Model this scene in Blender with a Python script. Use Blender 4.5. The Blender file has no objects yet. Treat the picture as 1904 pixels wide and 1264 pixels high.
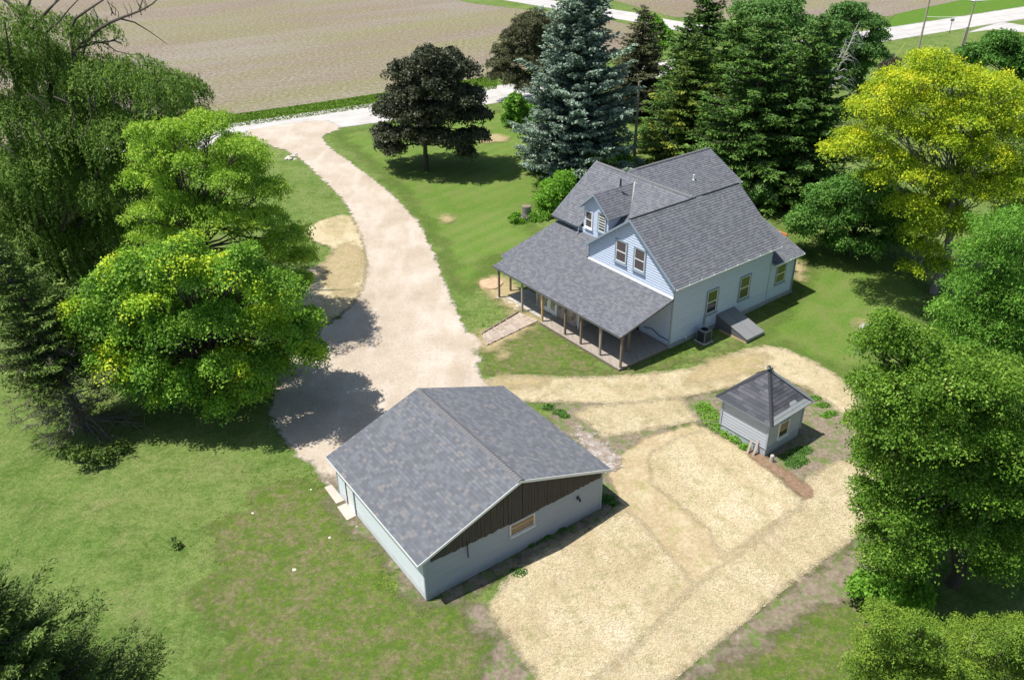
import bpy, bmesh, math, random
import numpy as np
from mathutils import Vector, Matrix
random.seed(7); RNG=np.random.default_rng(11)
SC=bpy.context.scene; COL=SC.collection
# ------------------------------------------------------------------ camera
FPX=1547.7; PITCH=math.radians(30.25); ROLL=math.radians(-0.52); CAMH=30.0
def _cam():
    c,s=math.cos(PITCH),math.sin(PITCH)
    F=np.array([0,c,-s]);U=np.array([0,s,c]);R=np.array([1.,0,0])
    cr,sr=math.cos(ROLL),math.sin(ROLL)
    return cr*R+sr*U,-sr*R+cr*U,F
CR,CU,CF=_cam()
cd=bpy.data.cameras.new('camera'); co=bpy.data.objects.new('camera',cd); COL.objects.link(co)
cd.sensor_width=36; cd.lens=FPX/1904*36; cd.clip_start=.5; cd.clip_end=6000
co.matrix_world=Matrix(((CR[0],CU[0],-CF[0],0),(CR[1],CU[1],-CF[1],0),(CR[2],CU[2],-CF[2],CAMH),(0,0,0,1)))
SC.camera=co
# ------------------------------------------------------------------ sky, sun, exposure
SUN_AZ,SUN_EL=math.radians(-98),math.radians(66)
w=bpy.data.worlds.new('World'); SC.world=w; w.use_nodes=True
nt=w.node_tree; nt.nodes.clear()
sky=nt.nodes.new('ShaderNodeTexSky'); sky.sky_type='NISHITA'; sky.sun_disc=False
sky.sun_elevation=SUN_EL; sky.sun_rotation=SUN_AZ; sky.air_density=1.0; sky.dust_density=1.0; sky.ozone_density=1.0
bg=nt.nodes.new('ShaderNodeBackground'); bg.inputs[1].default_value=.105
wo=nt.nodes.new('ShaderNodeOutputWorld'); nt.links.new(sky.outputs[0],bg.inputs[0]); nt.links.new(bg.outputs[0],wo.inputs[0])
sl=bpy.data.lights.new('sun','SUN'); sl.energy=5.0; sl.angle=math.radians(.53); sl.color=(1,.96,.9)
so=bpy.data.objects.new('sun',sl); COL.objects.link(so)
sd=Vector((math.sin(SUN_AZ)*math.cos(SUN_EL),math.cos(SUN_AZ)*math.cos(SUN_EL),math.sin(SUN_EL)))
so.rotation_euler=sd.to_track_quat('Z','Y').to_euler(); so.location=sd*400
SC.view_settings.view_transform='Standard'; SC.view_settings.look='None'; SC.view_settings.gamma=1
SC.view_settings.exposure=0.36
SC.cycles.max_bounces=6; SC.cycles.transparent_max_bounces=16
# ------------------------------------------------------------------ helpers
def ray(px,py): return CF*FPX+CR*(px-952)-CU*(py-632)
def G(px,py,z=0.):            # the spot on the ground seen at a pixel of the photograph
    d=ray(px,py); t=(z-CAMH)/d[2]; return np.array([d[0]*t,d[1]*t,z])
def atY(px,py,Y):
    d=ray(px,py); t=Y/d[1]; return np.array([d[0]*t,Y,CAMH+d[2]*t])
def root_of(o):
    while o.parent: o=o.parent
    return o
def tag(o,label=None,cat=None,group=None,kind=None):
    if label: o['label']=label
    if cat: o['category']=cat
    if group: o['group']=group
    if kind: o['kind']=kind
    return o
def thing(name,label,cat,loc,group=None):
    o=bpy.data.objects.new(name,None); COL.objects.link(o); o.location=Vector([float(v) for v in loc]); o.empty_display_size=.3
    return tag(o,label,cat,group)
def link_mesh(name,me,parent=None,origin=None):
    o=bpy.data.objects.new(name,me); COL.objects.link(o)
    if parent is not None: o.parent=parent
    elif origin is not None: o.location=Vector([float(v) for v in origin])
    return o
class MB:
    def __init__(s): s.v=[];s.f=[];s.uv=[];s.m=[]
    def face(s,pts,uv=None,mi=0):
        i=len(s.v); s.v+= [tuple(float(c) for c in p) for p in pts]; s.f.append(tuple(range(i,i+len(pts))))
        s.uv.append(uv if uv else [(0,0)]*len(pts)); s.m.append(mi)
    def box8(s,p,mi=0):       # p: 8 corners, bottom 4 ccw then top 4
        for q in ((3,2,1,0),(4,5,6,7),(0,1,5,4),(1,2,6,5),(2,3,7,6),(3,0,4,7)):
            pts=[p[k] for k in q]
            a=np.array(pts[0]);b=np.array(pts[1]);d=np.array(pts[3])
            L1=float(np.linalg.norm(b-a));L2=float(np.linalg.norm(d-a))
            s.face(pts,[(0,0),(L1,0),(L1,L2),(0,L2)],mi)
    def box(s,fn,a0,a1,b0,b1,c0,c1,mi=0):    # fn maps (a,b,c) to the world
        s.box8([fn(a0,b0,c0),fn(a1,b0,c0),fn(a1,b1,c0),fn(a0,b1,c0),fn(a0,b0,c1),fn(a1,b0,c1),fn(a1,b1,c1),fn(a0,b1,c1)],mi)
    def tube(s,pts,rad,n=7,cap=True,mi=0):
        pts=[np.array(p,float) for p in pts]; rings=[]
        prev=None
        for i,p in enumerate(pts):
            t=pts[min(i+1,len(pts)-1)]-pts[max(i-1,0)]; t=t/(np.linalg.norm(t)+1e-9)
            if prev is None:
                a=np.cross(t,[0,0,1]);
                if np.linalg.norm(a)<.1: a=np.cross(t,[1,0,0])
            else: a=prev-t*(prev@t)
            a/=np.linalg.norm(a)+1e-9; prev=a; b=np.cross(t,a)
            r=rad[i] if hasattr(rad,'__len__') else rad
            i0=len(s.v)
            for k in range(n):
                an=2*math.pi*k/n; q=p+(a*math.cos(an)+b*math.sin(an))*r; s.v.append(tuple(q))
            rings.append(i0)
        for i in range(len(rings)-1):
            a0,b0=rings[i],rings[i+1]
            for k in range(n):
                k2=(k+1)%n; s.f.append((a0+k,a0+k2,b0+k2,b0+k)); s.uv.append([(0,0)]*4); s.m.append(mi)
        if cap:
            s.f.append(tuple(rings[-1]+k for k in range(n))); s.uv.append([(0,0)]*n); s.m.append(mi)
            s.f.append(tuple(rings[0]+k for k in reversed(range(n)))); s.uv.append([(0,0)]*n); s.m.append(mi)
    def build(s,name,mats,parent=None,origin=None,smooth=False):
        o0=np.array(root_of(parent).location) if parent is not None else (np.array(origin,float) if origin is not None else np.zeros(3))
        me=bpy.data.meshes.new(name)
        vv=(np.array(s.v,float)-o0)
        me.from_pydata(vv.tolist(),[],s.f)
        uvl=me.uv_layers.new(name='UVMap')
        flat=[c for u in s.uv for p in u for c in p]; uvl.data.foreach_set('uv',flat)
        for m in (mats if isinstance(mats,(list,tuple)) else [mats]): me.materials.append(m)
        me.polygons.foreach_set('material_index',s.m)
        if smooth: me.polygons.foreach_set('use_smooth',[True]*len(s.f))
        me.update()
        return link_mesh(name,me,parent,origin)
# ---- node helpers
def newmat(name):
    m=bpy.data.materials.new(name); m.use_nodes=True; n=m.node_tree; b=n.nodes['Principled BSDF']; return m,n,b
def nn(n,t,**k):
    x=n.nodes.new(t)
    for a,v in k.items(): setattr(x,a,v)
    return x
def pos(n): return nn(n,'ShaderNodeNewGeometry').outputs['Position']
def mapping(n,vec,scale=(1,1,1),rot=(0,0,0),loc=(0,0,0)):
    x=nn(n,'ShaderNodeMapping'); x.inputs['Scale'].default_value=scale; x.inputs['Rotation'].default_value=rot; x.inputs['Location'].default_value=loc
    n.links.new(vec,x.inputs['Vector']); return x.outputs[0]
def noise(n,vec,scale,detail=3,rough=.55,dist=0):
    x=nn(n,'ShaderNodeTexNoise'); x.inputs['Scale'].default_value=scale; x.inputs['Detail'].default_value=detail; x.inputs['Roughness'].default_value=rough; x.inputs['Distortion'].default_value=dist
    n.links.new(vec,x.inputs['Vector']); return x.outputs['Fac']
def ramp(n,fac,stops,interp='LINEAR'):
    x=nn(n,'ShaderNodeValToRGB'); r=x.color_ramp; r.interpolation=interp
    while len(r.elements)<len(stops): r.elements.new(.5)
    for e,(p,c) in zip(r.elements,stops):
        e.position=p; e.color=(c if hasattr(c,'__len__') else (c,c,c))[:3]+(1,) if hasattr(c,'__len__') else (c,c,c,1)
    n.links.new(fac,x.inputs[0]); return x.outputs[0]
def mix(n,fac,a,b,mode='MIX'):
    x=nn(n,'ShaderNodeMix',data_type='RGBA',blend_type=mode)
    for s,i in ((fac,0),(a,6),(b,7)):
        if isinstance(s,(int,float)): x.inputs[i].default_value=s if i==0 else (s,s,s,1)
        elif isinstance(s,tuple): x.inputs[i].default_value=s+(1,)
        else: n.links.new(s,x.inputs[i])
    return x.outputs[2]
def mth(n,op,a,b=None,c=None,clamp=False):
    x=nn(n,'ShaderNodeMath',operation=op,use_clamp=clamp)
    for i,s in enumerate((a,b,c)):
        if s is None: continue
        if isinstance(s,(int,float)): x.inputs[i].default_value=s
        else: n.links.new(s,x.inputs[i])
    return x.outputs[0]
def bump(n,h,strength=.5,dist=.05):
    x=nn(n,'ShaderNodeBump'); x.inputs['Strength'].default_value=strength; x.inputs['Distance'].default_value=dist
    n.links.new(h,x.inputs['Height']); return x.outputs[0]
def attr(n,name): return nn(n,'ShaderNodeAttribute',attribute_name=name).outputs['Fac']
def plain(name,col,rough=.7,metal=0,spec=.5,var=.12,scale=3,bmp=0):
    m,n,b=newmat(name); p=pos(n)
    f=noise(n,p,scale,4); c=mix(n,f,tuple(v*(1-var) for v in col),tuple(min(1,v*(1+var)) for v in col))
    n.links.new(c,b.inputs['Base Color']); b.inputs['Roughness'].default_value=rough; b.inputs['Metallic'].default_value=metal
    b.inputs['Specular IOR Level'].default_value=spec
    if bmp: n.links.new(bump(n,noise(n,p,scale*8,3),bmp,.02),b.inputs['Normal'])
    return m
def shingle(name,dark,mid,light,tan,bw=.3,rh=.15,wear=.2):
    m,n,b=newmat(name)
    uv=nn(n,'ShaderNodeUVMap').outputs[0]
    br=nn(n,'ShaderNodeTexBrick'); br.offset=.37; br.offset_frequency=2
    n.links.new(uv,br.inputs['Vector'])
    for k,v in (('Color1',(0,0,0,1)),('Color2',(1,1,1,1)),('Mortar',(.25,.25,.25,1))): br.inputs[k].default_value=v
    for k,v in (('Scale',1),('Mortar Size',.004),('Bias',0),('Brick Width',bw),('Row Height',rh)): br.inputs[k].default_value=v
    c=ramp(n,br.outputs['Color'],[(0,dark),(.24,dark),(.34,mid),(.55,mid),(.66,light),(.84,light),(.93,tan)])
    p=pos(n)
    c=mix(n,mth(n,'MULTIPLY',noise(n,p,.35,4),wear),c,mid)
    g=noise(n,p,45,2); c=mix(n,.5,c,mix(n,g,tuple(v*.45 for v in mid),tuple(v*1.55 for v in mid)),'MIX')
    c=mix(n,mth(n,'MULTIPLY',br.outputs['Fac'],.45),c,tuple(v*.4 for v in dark))
    c=mix(n,ramp(n,noise(n,p,1.1,6,.8),[(.35,.2),(.6,0.)]),c,dark); n.links.new(c,b.inputs['Base Color']); b.inputs['Roughness'].default_value=.88; b.inputs['Specular IOR Level'].default_value=.25
    n.links.new(bump(n,g,.35,.01),b.inputs['Normal'])
    return m
M={}
M['shingle']=shingle('house_shingles',(.098,.102,.115),(.145,.151,.17),(.195,.203,.227),(.245,.235,.235),bw=.24,rh=.185)
M['shingle_garage']=shingle('garage_shingles',(.098,.104,.117),(.134,.141,.157),(.178,.190,.211),(.25,.225,.205),bw=.25,rh=.185,wear=.05)
M['shingle_shed']=shingle('old_shingles',(.04,.042,.05),(.085,.088,.10),(.14,.142,.155),(.18,.18,.19),bw=.6,rh=.22,wear=.2)
M['greyshingle']=plain('grey_patch_shingle',(.27,.29,.295),.9,var=.2,scale=4)
M['cap']=plain('ridge_cap_shingle',(.15,.15,.157),.9,var=.2,scale=5)
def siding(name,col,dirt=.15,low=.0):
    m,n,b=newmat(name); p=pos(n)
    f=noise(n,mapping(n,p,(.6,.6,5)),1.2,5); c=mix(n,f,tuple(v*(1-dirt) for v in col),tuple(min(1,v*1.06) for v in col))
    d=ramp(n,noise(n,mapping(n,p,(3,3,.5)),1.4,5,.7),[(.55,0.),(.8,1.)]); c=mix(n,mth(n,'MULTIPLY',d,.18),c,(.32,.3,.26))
    if low>0:
        z=nn(n,'ShaderNodeSeparateXYZ'); n.links.new(p,z.inputs[0])
        zf=mth(n,'ADD',z.outputs[2],mth(n,'MULTIPLY',noise(n,p,3,4),.5))
        c=mix(n,ramp(n,zf,[(.2,low),(.75,0.)]),c,(.22,.2,.16))
    n.links.new(c,b.inputs['Base Color']); b.inputs['Roughness'].default_value=.6
    n.links.new(bump(n,noise(n,p,14,3),.12,.01),b.inputs['Normal']); return m
M['siding']=siding('pale_blue_siding',(.55,.63,.77),.12,.45)
M['siding_shade_tone']=siding('garage_siding_shade_tone',(.33,.375,.43),.2,.65)  # darker siding copy: the gable wall's shade is put into the colour
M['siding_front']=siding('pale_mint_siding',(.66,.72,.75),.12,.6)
M['siding_shed']=siding('worn_shed_siding',(.47,.50,.56),.25,.4)
M['trim']=plain('grey_trim',(.25,.31,.36),.6,var=.1)
M['white']=plain('white_paint',(.78,.8,.8),.5,var=.06)
M['corner']=plain('corner_grey_paint',(.33,.38,.42),.6)
M['dark']=plain('dark_metal',(.02,.022,.025),.5)
M['black']=plain('dark_interior',(.012,.012,.014),.9)
M['gutter']=plain('white_gutter',(.7,.7,.68),.4,var=.2,scale=2)
M['steel']=plain('dull_steel',(.42,.44,.46),.4,metal=.6)
def glass(name,col=(.02,.022,.022)):
    m,n,b=newmat(name); b.inputs['Base Color'].default_value=col+(1,); b.inputs['Roughness'].default_value=.06; b.inputs['Specular IOR Level'].default_value=.8
    n.links.new(bump(n,noise(n,pos(n),1.5,1),.05,.02),b.inputs['Normal']); return m
M['glass']=glass('window_glass'); M['glass_pale']=glass('pale_window_glass',(.16,.22,.15)); M['screen']=plain('screened_window',(.085,.07,.07),.7,var=.2)
M['glass_green']=glass('green_painted_reflection',(.05,.065,.028)); M['glass_brown']=glass('brown_painted_reflection',(.11,.075,.05))  # reflected greens and browns are painted into the pane colour
def wood(name,a,b_,sc=(6,6,1.2),rough=.85,bp=.4):
    m,n,b=newmat(name); p=pos(n); at=attr(n,'tint')
    f=noise(n,mapping(n,p,sc),2.5,5,.65); c=mix(n,f,a,b_); n.links.new(c,b.inputs['Base Color']); b.inputs['Roughness'].default_value=rough
    n.links.new(bump(n,f,bp,.02),b.inputs['Normal']); return m
M['post']=wood('weathered_post',(.12,.085,.06),(.3,.23,.17)); M['post_new']=wood('yellow_new_post',(.42,.27,.1),(.6,.42,.18)); M['post_white']=wood('greyed_post',(.25,.22,.18),(.42,.38,.33))
M['deck']=wood('weathered_deck',(.20,.165,.135),(.47,.41,.35),(1,1,1)); _n=M['deck'].node_tree; _mp=[x for x in _n.nodes if x.bl_idname=='ShaderNodeMapping'][0]; _mp.vector_type='POINT'; _mp.inputs['Rotation'].default_value=(0,0,.6534); _mp.inputs['Scale'].default_value=(2.8,.35,1); M['pole']=wood('pole_wood',(.22,.18,.14),(.45,.39,.33),(5,5,.5))
M['bark']=wood('bark',(.035,.028,.02),(.12,.1,.08),(4,4,1.5),bp=.9); M['bark_pale']=wood('pale_bark',(.12,.11,.09),(.3,.28,.25),(4,4,1.5),bp=.8)
M['deadwood']=wood('bleached_deadwood',(.25,.24,.22),(.55,.53,.5),(4,4,1.5)); M['deadgrey']=wood('dead_twigs',(.1,.09,.075),(.25,.22,.19),(4,4,4))
M['board']=wood('black_weathered_board',(.004,.004,.004),(.115,.10,.085),(7,7,.35)); M['raw']=wood('raw_lumber',(.45,.3,.16),(.62,.45,.26))
M['concrete']=plain('concrete',(.42,.39,.35),.9,var=.25,scale=3,bmp=.3); M['found']=plain('foundation_block',(.33,.34,.34),.9,var=.3,scale=2,bmp=.3)
M['slab']=plain('pinkish_slab',(.5,.42,.36),.9,var=.2,scale=4,bmp=.3)
M['rock']=plain('rock',(.33,.32,.3),.9,var=.45,scale=5,bmp=.8); M['palerock']=plain('pale_rock',(.55,.5,.43),.9,var=.3,scale=6,bmp=.6)
M['hatch']=plain('grey_hatch_steel',(.2,.205,.21),.55,var=.12,scale=1.5); M['hatch_side']=plain('hatch_side',(.12,.12,.125),.6)
# leaves
def leafmat(name,stops,trans=.3,rough=.55,hue=.0,gain=1.22):
    stops=[(p_,tuple(min(.9,v_*gain) for v_ in c_)) for p_,c_ in stops]
    m,n,b=newmat(name); t=attr(n,'tint'); c=ramp(n,t,stops)
    n.links.new(c,b.inputs['Base Color']); b.inputs['Roughness'].default_value=rough; b.inputs['Specular IOR Level'].default_value=.16
    tr=nn(n,'ShaderNodeBsdfTranslucent'); c2=mix(n,1.0,c,(1.0,1.15,.45),'MULTIPLY'); n.links.new(c2,tr.inputs[0])
    mx=nn(n,'ShaderNodeMixShader'); mx.inputs[0].default_value=trans
    out=n.nodes['Material Output']; n.links.new(b.outputs[0],mx.inputs[1]); n.links.new(tr.outputs[0],mx.inputs[2]); n.links.new(mx.outputs[0],out.inputs[0]); return m
L={}
L['maple']=leafmat('maple_leaves',[(0,(.045,.10,.014)),(.35,(.11,.22,.028)),(.6,(.19,.33,.038)),(.8,(.32,.44,.03)),(1,(.52,.53,.045))],gain=1.38)
L['locust']=leafmat('locust_leaves',[(0,(.085,.16,.02)),(.5,(.21,.33,.045)),(.85,(.36,.46,.07)),(1,(.45,.50,.08))],.38,gain=1.4)
L['willow']=leafmat('willow_leaves',[(0,(.05,.10,.022)),(.5,(.15,.25,.045)),(.9,(.29,.40,.095)),(1,(.38,.40,.14))],.35,gain=1.0)
L['copper']=leafmat('copper_leaves',[(0,(.022,.028,.016)),(.5,(.058,.066,.038)),(1,(.13,.125,.08))],.12,.42)
L['blue']=leafmat('blue_needles',[(0,(.04,.07,.05)),(.45,(.12,.175,.13)),(.85,(.27,.345,.27)),(1,(.36,.43,.34))],.08)
L['spruce']=leafmat('spruce_needles',[(0,(.028,.045,.012)),(.5,(.07,.115,.024)),(.9,(.15,.22,.045)),(1,(.2,.27,.06))],.08)
L['darkconifer']=leafmat('dark_needles',[(0,(.025,.05,.012)),(.5,(.07,.14,.028)),(.9,(.15,.26,.05)),(1,(.22,.32,.07))],.12)
L['yellowpine']=leafmat('yellow_needles',[(0,(.03,.06,.015)),(.4,(.07,.13,.025)),(.75,(.22,.28,.045)),(1,(.40,.42,.07))],.15)
L['brownpine']=leafmat('brown_needles',[(0,(.04,.042,.022)),(.5,(.095,.10,.048)),(.85,(.16,.17,.08)),(1,(.24,.19,.12))],.08)
L['honey']=leafmat('honeylocust_leaves',[(0,(.08,.14,.012)),(.3,(.20,.30,.02)),(.5,(.36,.46,.03)),(.75,(.54,.56,.03)),(1,(.70,.62,.04))],.35,gain=1.1)
L['green']=leafmat('broad_leaves',[(0,(.04,.10,.014)),(.5,(.10,.23,.03)),(.85,(.19,.36,.05)),(1,(.3,.45,.09))],.3)
L['elm']=leafmat('elm_leaves',[(0,(.045,.09,.012)),(.5,(.115,.23,.025)),(.85,(.24,.37,.05)),(1,(.5,.56,.16))],.3,.4,gain=1.1)
L['cool']=leafmat('cool_leaves',[(0,(.04,.085,.025)),(.5,(.09,.19,.045)),(.9,(.18,.31,.09)),(1,(.32,.42,.18))],.2)
L['deepgreen']=leafmat('deep_leaves',[(0,(.025,.065,.012)),(.5,(.06,.15,.024)),(.9,(.13,.26,.05)),(1,(.22,.34,.09))],.2)
L['juniper']=leafmat('juniper_leaves',[(0,(.04,.08,.01)),(.45,(.115,.20,.024)),(.85,(.24,.33,.035)),(1,(.40,.30,.05))],.15)
L['bright']=leafmat('bright_leaves',[(0,(.07,.17,.02)),(.5,(.16,.33,.035)),(1,(.30,.47,.08))],.35)
L['purple']=leafmat('purple_leaves',[(0,(.03,.024,.024)),(.5,(.07,.05,.05)),(1,(.14,.10,.09))],.1)
L['grassblade']=leafmat('grass_blades',[(0,(.085,.125,.028)),(.5,(.15,.195,.045)),(.75,(.24,.25,.085)),(1,(.40,.34,.2))],.2,.7,gain=1.0)
L['lawnweed']=leafmat('lawn_weeds',[(0,(.09,.15,.02)),(.5,(.18,.28,.035)),(1,(.30,.40,.07))],.3,.7,gain=1.0)
L['straw']=leafmat('straw_fibres',[(0,(.26,.18,.09)),(.4,(.44,.35,.20)),(.8,(.60,.51,.34)),(1,(.74,.67,.50))],.1,.6,gain=.9)
# ------------------------------------------------------------------ ground sheets
def sdf(P,poly):     # signed distance, inside positive.  P (N,2)
    poly=np.array(poly)[:,:2]; N=len(poly); d=np.full(len(P),1e9); ins=np.zeros(len(P),bool)
    for i in range(N):
        a=poly[i];b=poly[(i+1)%N]; e=b-a; w_=P-a; t=np.clip((w_@e)/(e@e+1e-12),0,1)
        q=w_-t[:,None]*e; d=np.minimum(d,np.hypot(q[:,0],q[:,1]))
        c=((a[1]<=P[:,1])&(b[1]>P[:,1]))|((b[1]<=P[:,1])&(a[1]>P[:,1]))
        xx=a[0]+(P[:,1]-a[1])/(b[1]-a[1]+1e-12)*e[0]
        ins^=c&(P[:,0]<xx)
    return np.where(ins,d,-d)
def smooth_poly(p,k=1):
    p=np.array(p,float)
    for _ in range(k):
        q=np.roll(p,-1,0); p=np.stack([p*.78+q*.22,p*.22+q*.78],1).reshape(-1,p.shape[1])
    return p
def pxpoly(pts,sm=1): return smooth_poly([G(*q)[:2] for q in pts],sm)
_zz=[0.0]
def sheet(name,poly,z,mat,cell=.4,feather=.5,kind='structure',label=None):
    _zz[0]+=.004; z=_zz[0]
    poly=np.array(poly)[:,:2]; m_=feather*1.5+cell
    x0,y0=poly.min(0)-m_; x1,y1=poly.max(0)+m_
    nx=int((x1-x0)/cell)+2; ny=int((y1-y0)/cell)+2
    xs=x0+np.arange(nx)*cell; ys=y0+np.arange(ny)*cell
    X,Y=np.meshgrid(xs,ys); P=np.stack([X.ravel(),Y.ravel()],1); d=sdf(P,poly)
    ok=(d>-m_).reshape(ny,nx); k=ok[:-1,:-1]|ok[1:,:-1]|ok[:-1,1:]|ok[1:,1:]
    jj,ii=np.nonzero(k); a=jj*nx+ii; quads=np.stack([a,a+1,a+nx+1,a+nx],1)
    used,inv=np.unique(quads,return_inverse=True); quads=inv.reshape(-1,4)
    V=np.column_stack([P[used],np.full(len(used),z)])
    me=quadmesh(name,V,quads,[mat]); at=me.attributes.new('edge','FLOAT','POINT'); at.data.foreach_set('value',d[used].astype(np.float32))
    o=link_mesh(name,me); o['kind']=kind
    if label: o['label']=label
    return o
def quadmesh(name,V,Q,mats,tint=None,smooth=False):
    me=bpy.data.meshes.new(name); V=np.ascontiguousarray(V,np.float32); Q=np.ascontiguousarray(Q,np.int32)
    me.vertices.add(len(V)); me.vertices.foreach_set('co',V.ravel()); me.loops.add(Q.size); me.loops.foreach_set('vertex_index',Q.ravel())
    me.polygons.add(len(Q)); me.polygons.foreach_set('loop_start',np.arange(len(Q),dtype=np.int32)*Q.shape[1])
    for m in mats: me.materials.append(m)
    me.update(calc_edges=True)
    if tint is not None:
        a=me.attributes.new('tint','FLOAT','FACE'); a.data.foreach_set('value',np.clip(tint,0,1).astype(np.float32))
    return me
def edged(m,n,b,amp=.5,feather=.3,scale=2.0,maxa=1.0,detail=5):
    e=attr(n,'edge'); nz=noise(n,pos(n),scale,detail,.65)
    a=mth(n,'ADD',mth(n,'DIVIDE',mth(n,'ADD',e,mth(n,'MULTIPLY',mth(n,'SUBTRACT',nz,.5),amp*2)),feather),.5,clamp=True)
    a=mth(n,'MULTIPLY',a,maxa)
    tr=nn(n,'ShaderNodeBsdfTransparent'); mx=nn(n,'ShaderNodeMixShader'); out=n.nodes['Material Output']
    n.links.new(a,mx.inputs[0]); n.links.new(tr.outputs[0],mx.inputs[1]); n.links.new(b.outputs[0],mx.inputs[2]); n.links.new(mx.outputs[0],out.inputs[0])
def grasscol(n,lush=0.):
    p=pos(n)
    big=noise(n,p,.07,4,.6); c=ramp(n,big,[(.3,(.088,.165,.028)),(.5,(.125,.202,.042)),(.7,(.175,.228,.066))])
    med=noise(n,mapping(n,p,(1,1,1),loc=(13,5,0)),.45,7,.75); c=mix(n,ramp(n,med,[(.42,0.),(.66,.65)]),c,(.215,.24,.085))
    med2=noise(n,mapping(n,p,(1,1,1),loc=(3,50,0)),.3,7,.75); c=mix(n,ramp(n,med2,[(.47,0.),(.64,.8)]),c,(.062,.125,.016))
    br=noise(n,mapping(n,p,(1,1,1),loc=(31,9,0)),.2,7,.8); c=mix(n,ramp(n,br,[(.53,0.),(.68,.6)]),c,(.25,.21,.11))
    m4=noise(n,mapping(n,p,(1,1,1),loc=(171,9,0)),3.2,8,.9); c=mix(n,ramp(n,m4,[(.40,.5),(.5,0.)]),c,(.05,.10,.014)); c=mix(n,ramp(n,m4,[(.5,0.),(.60,.55)]),c,(.24,.275,.10))
    m3=noise(n,mapping(n,p,(1,1,1),loc=(71,9,0)),1.2,7,.85); c=mix(n,ramp(n,m3,[(.36,.55),(.5,0.)]),c,(.05,.10,.014)); c=mix(n,ramp(n,m3,[(.52,0.),(.66,.55)]),c,(.25,.28,.09))
    fine=noise(n,p,9,4,.85); c=mix(n,ramp(n,fine,[(.3,.7),(.5,0.)]),c,(.03,.065,.008)); c=mix(n,ramp(n,fine,[(.52,0.),(.72,.6)]),c,(.23,.29,.08))
    return c,fine
def mk(name,f):
    m,n,b=newmat(name); b.inputs['Roughness'].default_value=.95; b.inputs['Specular IOR Level'].default_value=.1; f(m,n,b); M[name]=m
def f_lawn(m,n,b):
    c,h=grasscol(n); n.links.new(c,b.inputs['Base Color']); n.links.new(bump(n,h,.8,.08),b.inputs['Normal'])
mk('lawn',f_lawn)
def f_mow(m,n,b):      # mown stripes: the blades lie alternately towards and away
    p=pos(n); wv=nn(n,'ShaderNodeTexWave'); wv.inputs['Scale'].default_value=.17; wv.inputs['Distortion'].default_value=1.2; wv.inputs['Detail'].default_value=2; wv.inputs['Detail Scale'].default_value=.3
    n.links.new(mapping(n,p,rot=(0,0,.75)),wv.inputs[0])
    c=mix(n,ramp(n,wv.outputs['Fac'],[(.2,0.),(.8,1.)]),(.122,.205,.036),(.145,.222,.045)); c=mix(n,ramp(n,noise(n,p,.12,4,.6),[(.4,0.),(.65,.8)]),c,(.10,.18,.026))
    f=noise(n,p,9,4,.85); c=mix(n,ramp(n,f,[(.35,.6),(.5,0.)]),c,(.035,.075,.01)); c=mix(n,ramp(n,f,[(.52,0.),(.7,.5)]),c,(.2,.26,.06)); c=mix(n,ramp(n,noise(n,p,.5,7,.75),[(.45,0.),(.68,.65)]),c,(.185,.19,.07))
    n.links.new(c,b.inputs['Base Color']); n.links.new(bump(n,f,.6,.1),b.inputs['Normal']); edged(m,n,b,2.5,2.5,.3)
mk('mow',f_mow)
def f_lush(m,n,b):
    p=pos(n); f=noise(n,p,3,5,.8); c=ramp(n,f,[(.3,(.05,.11,.015)),(.5,(.095,.195,.022)),(.7,(.17,.27,.04))]); c=mix(n,ramp(n,noise(n,p,.4,4),[(.5,0.),(.7,.5)]),c,(.16,.2,.05))
    n.links.new(c,b.inputs['Base Color']); n.links.new(bump(n,f,1,.2),b.inputs['Normal']); edged(m,n,b,.5,.4,1.2)
mk('lush',f_lush)
def f_gravel(m,n,b):
    p=pos(n); c=ramp(n,noise(n,p,.25,5,.6),[(.3,(.37,.305,.23)),(.5,(.45,.38,.30)),(.7,(.53,.47,.39))])
    e=attr(n,'edge'); c=mix(n,ramp(n,mth(n,'ADD',e,mth(n,'MULTIPLY',noise(n,p,1,3),1.6)),[(.5,.5),(1.6,0.)]),c,(.56,.52,.47))
    c=mix(n,ramp(n,noise(n,mapping(n,p,loc=(7,0,0)),.6,7,.8),[(.5,0.),(.66,.55)]),c,(.40,.33,.25)); f=noise(n,p,9,5,.8); c=mix(n,ramp(n,f,[(.35,.5),(.5,0.)]),c,(.27,.22,.17)); c=mix(n,ramp(n,f,[(.56,0.),(.72,.6)]),c,(.74,.7,.64))
    e2=mth(n,'ABSOLUTE',mth(n,'SUBTRACT',mth(n,'ADD',e,mth(n,'MULTIPLY',noise(n,p,.3,4),1.2)),2.2)); c=mix(n,ramp(n,e2,[(.0,.45),(.45,0.)]),c,(.41,.34,.26)); t=noise(n,mapping(n,p,(.9,.18,1),rot=(0,0,-.3)),.9,3); c=mix(n,ramp(n,t,[(.5,0.),(.75,.35)]),c,(.62,.56,.5))
    n.links.new(c,b.inputs['Base Color']); n.links.new(bump(n,f,.5,.03),b.inputs['Normal']); edged(m,n,b,.75,.3,1.3)
mk('gravel',f_gravel)
RD=np.array([math.cos(.53),math.sin(.53)])
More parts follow.
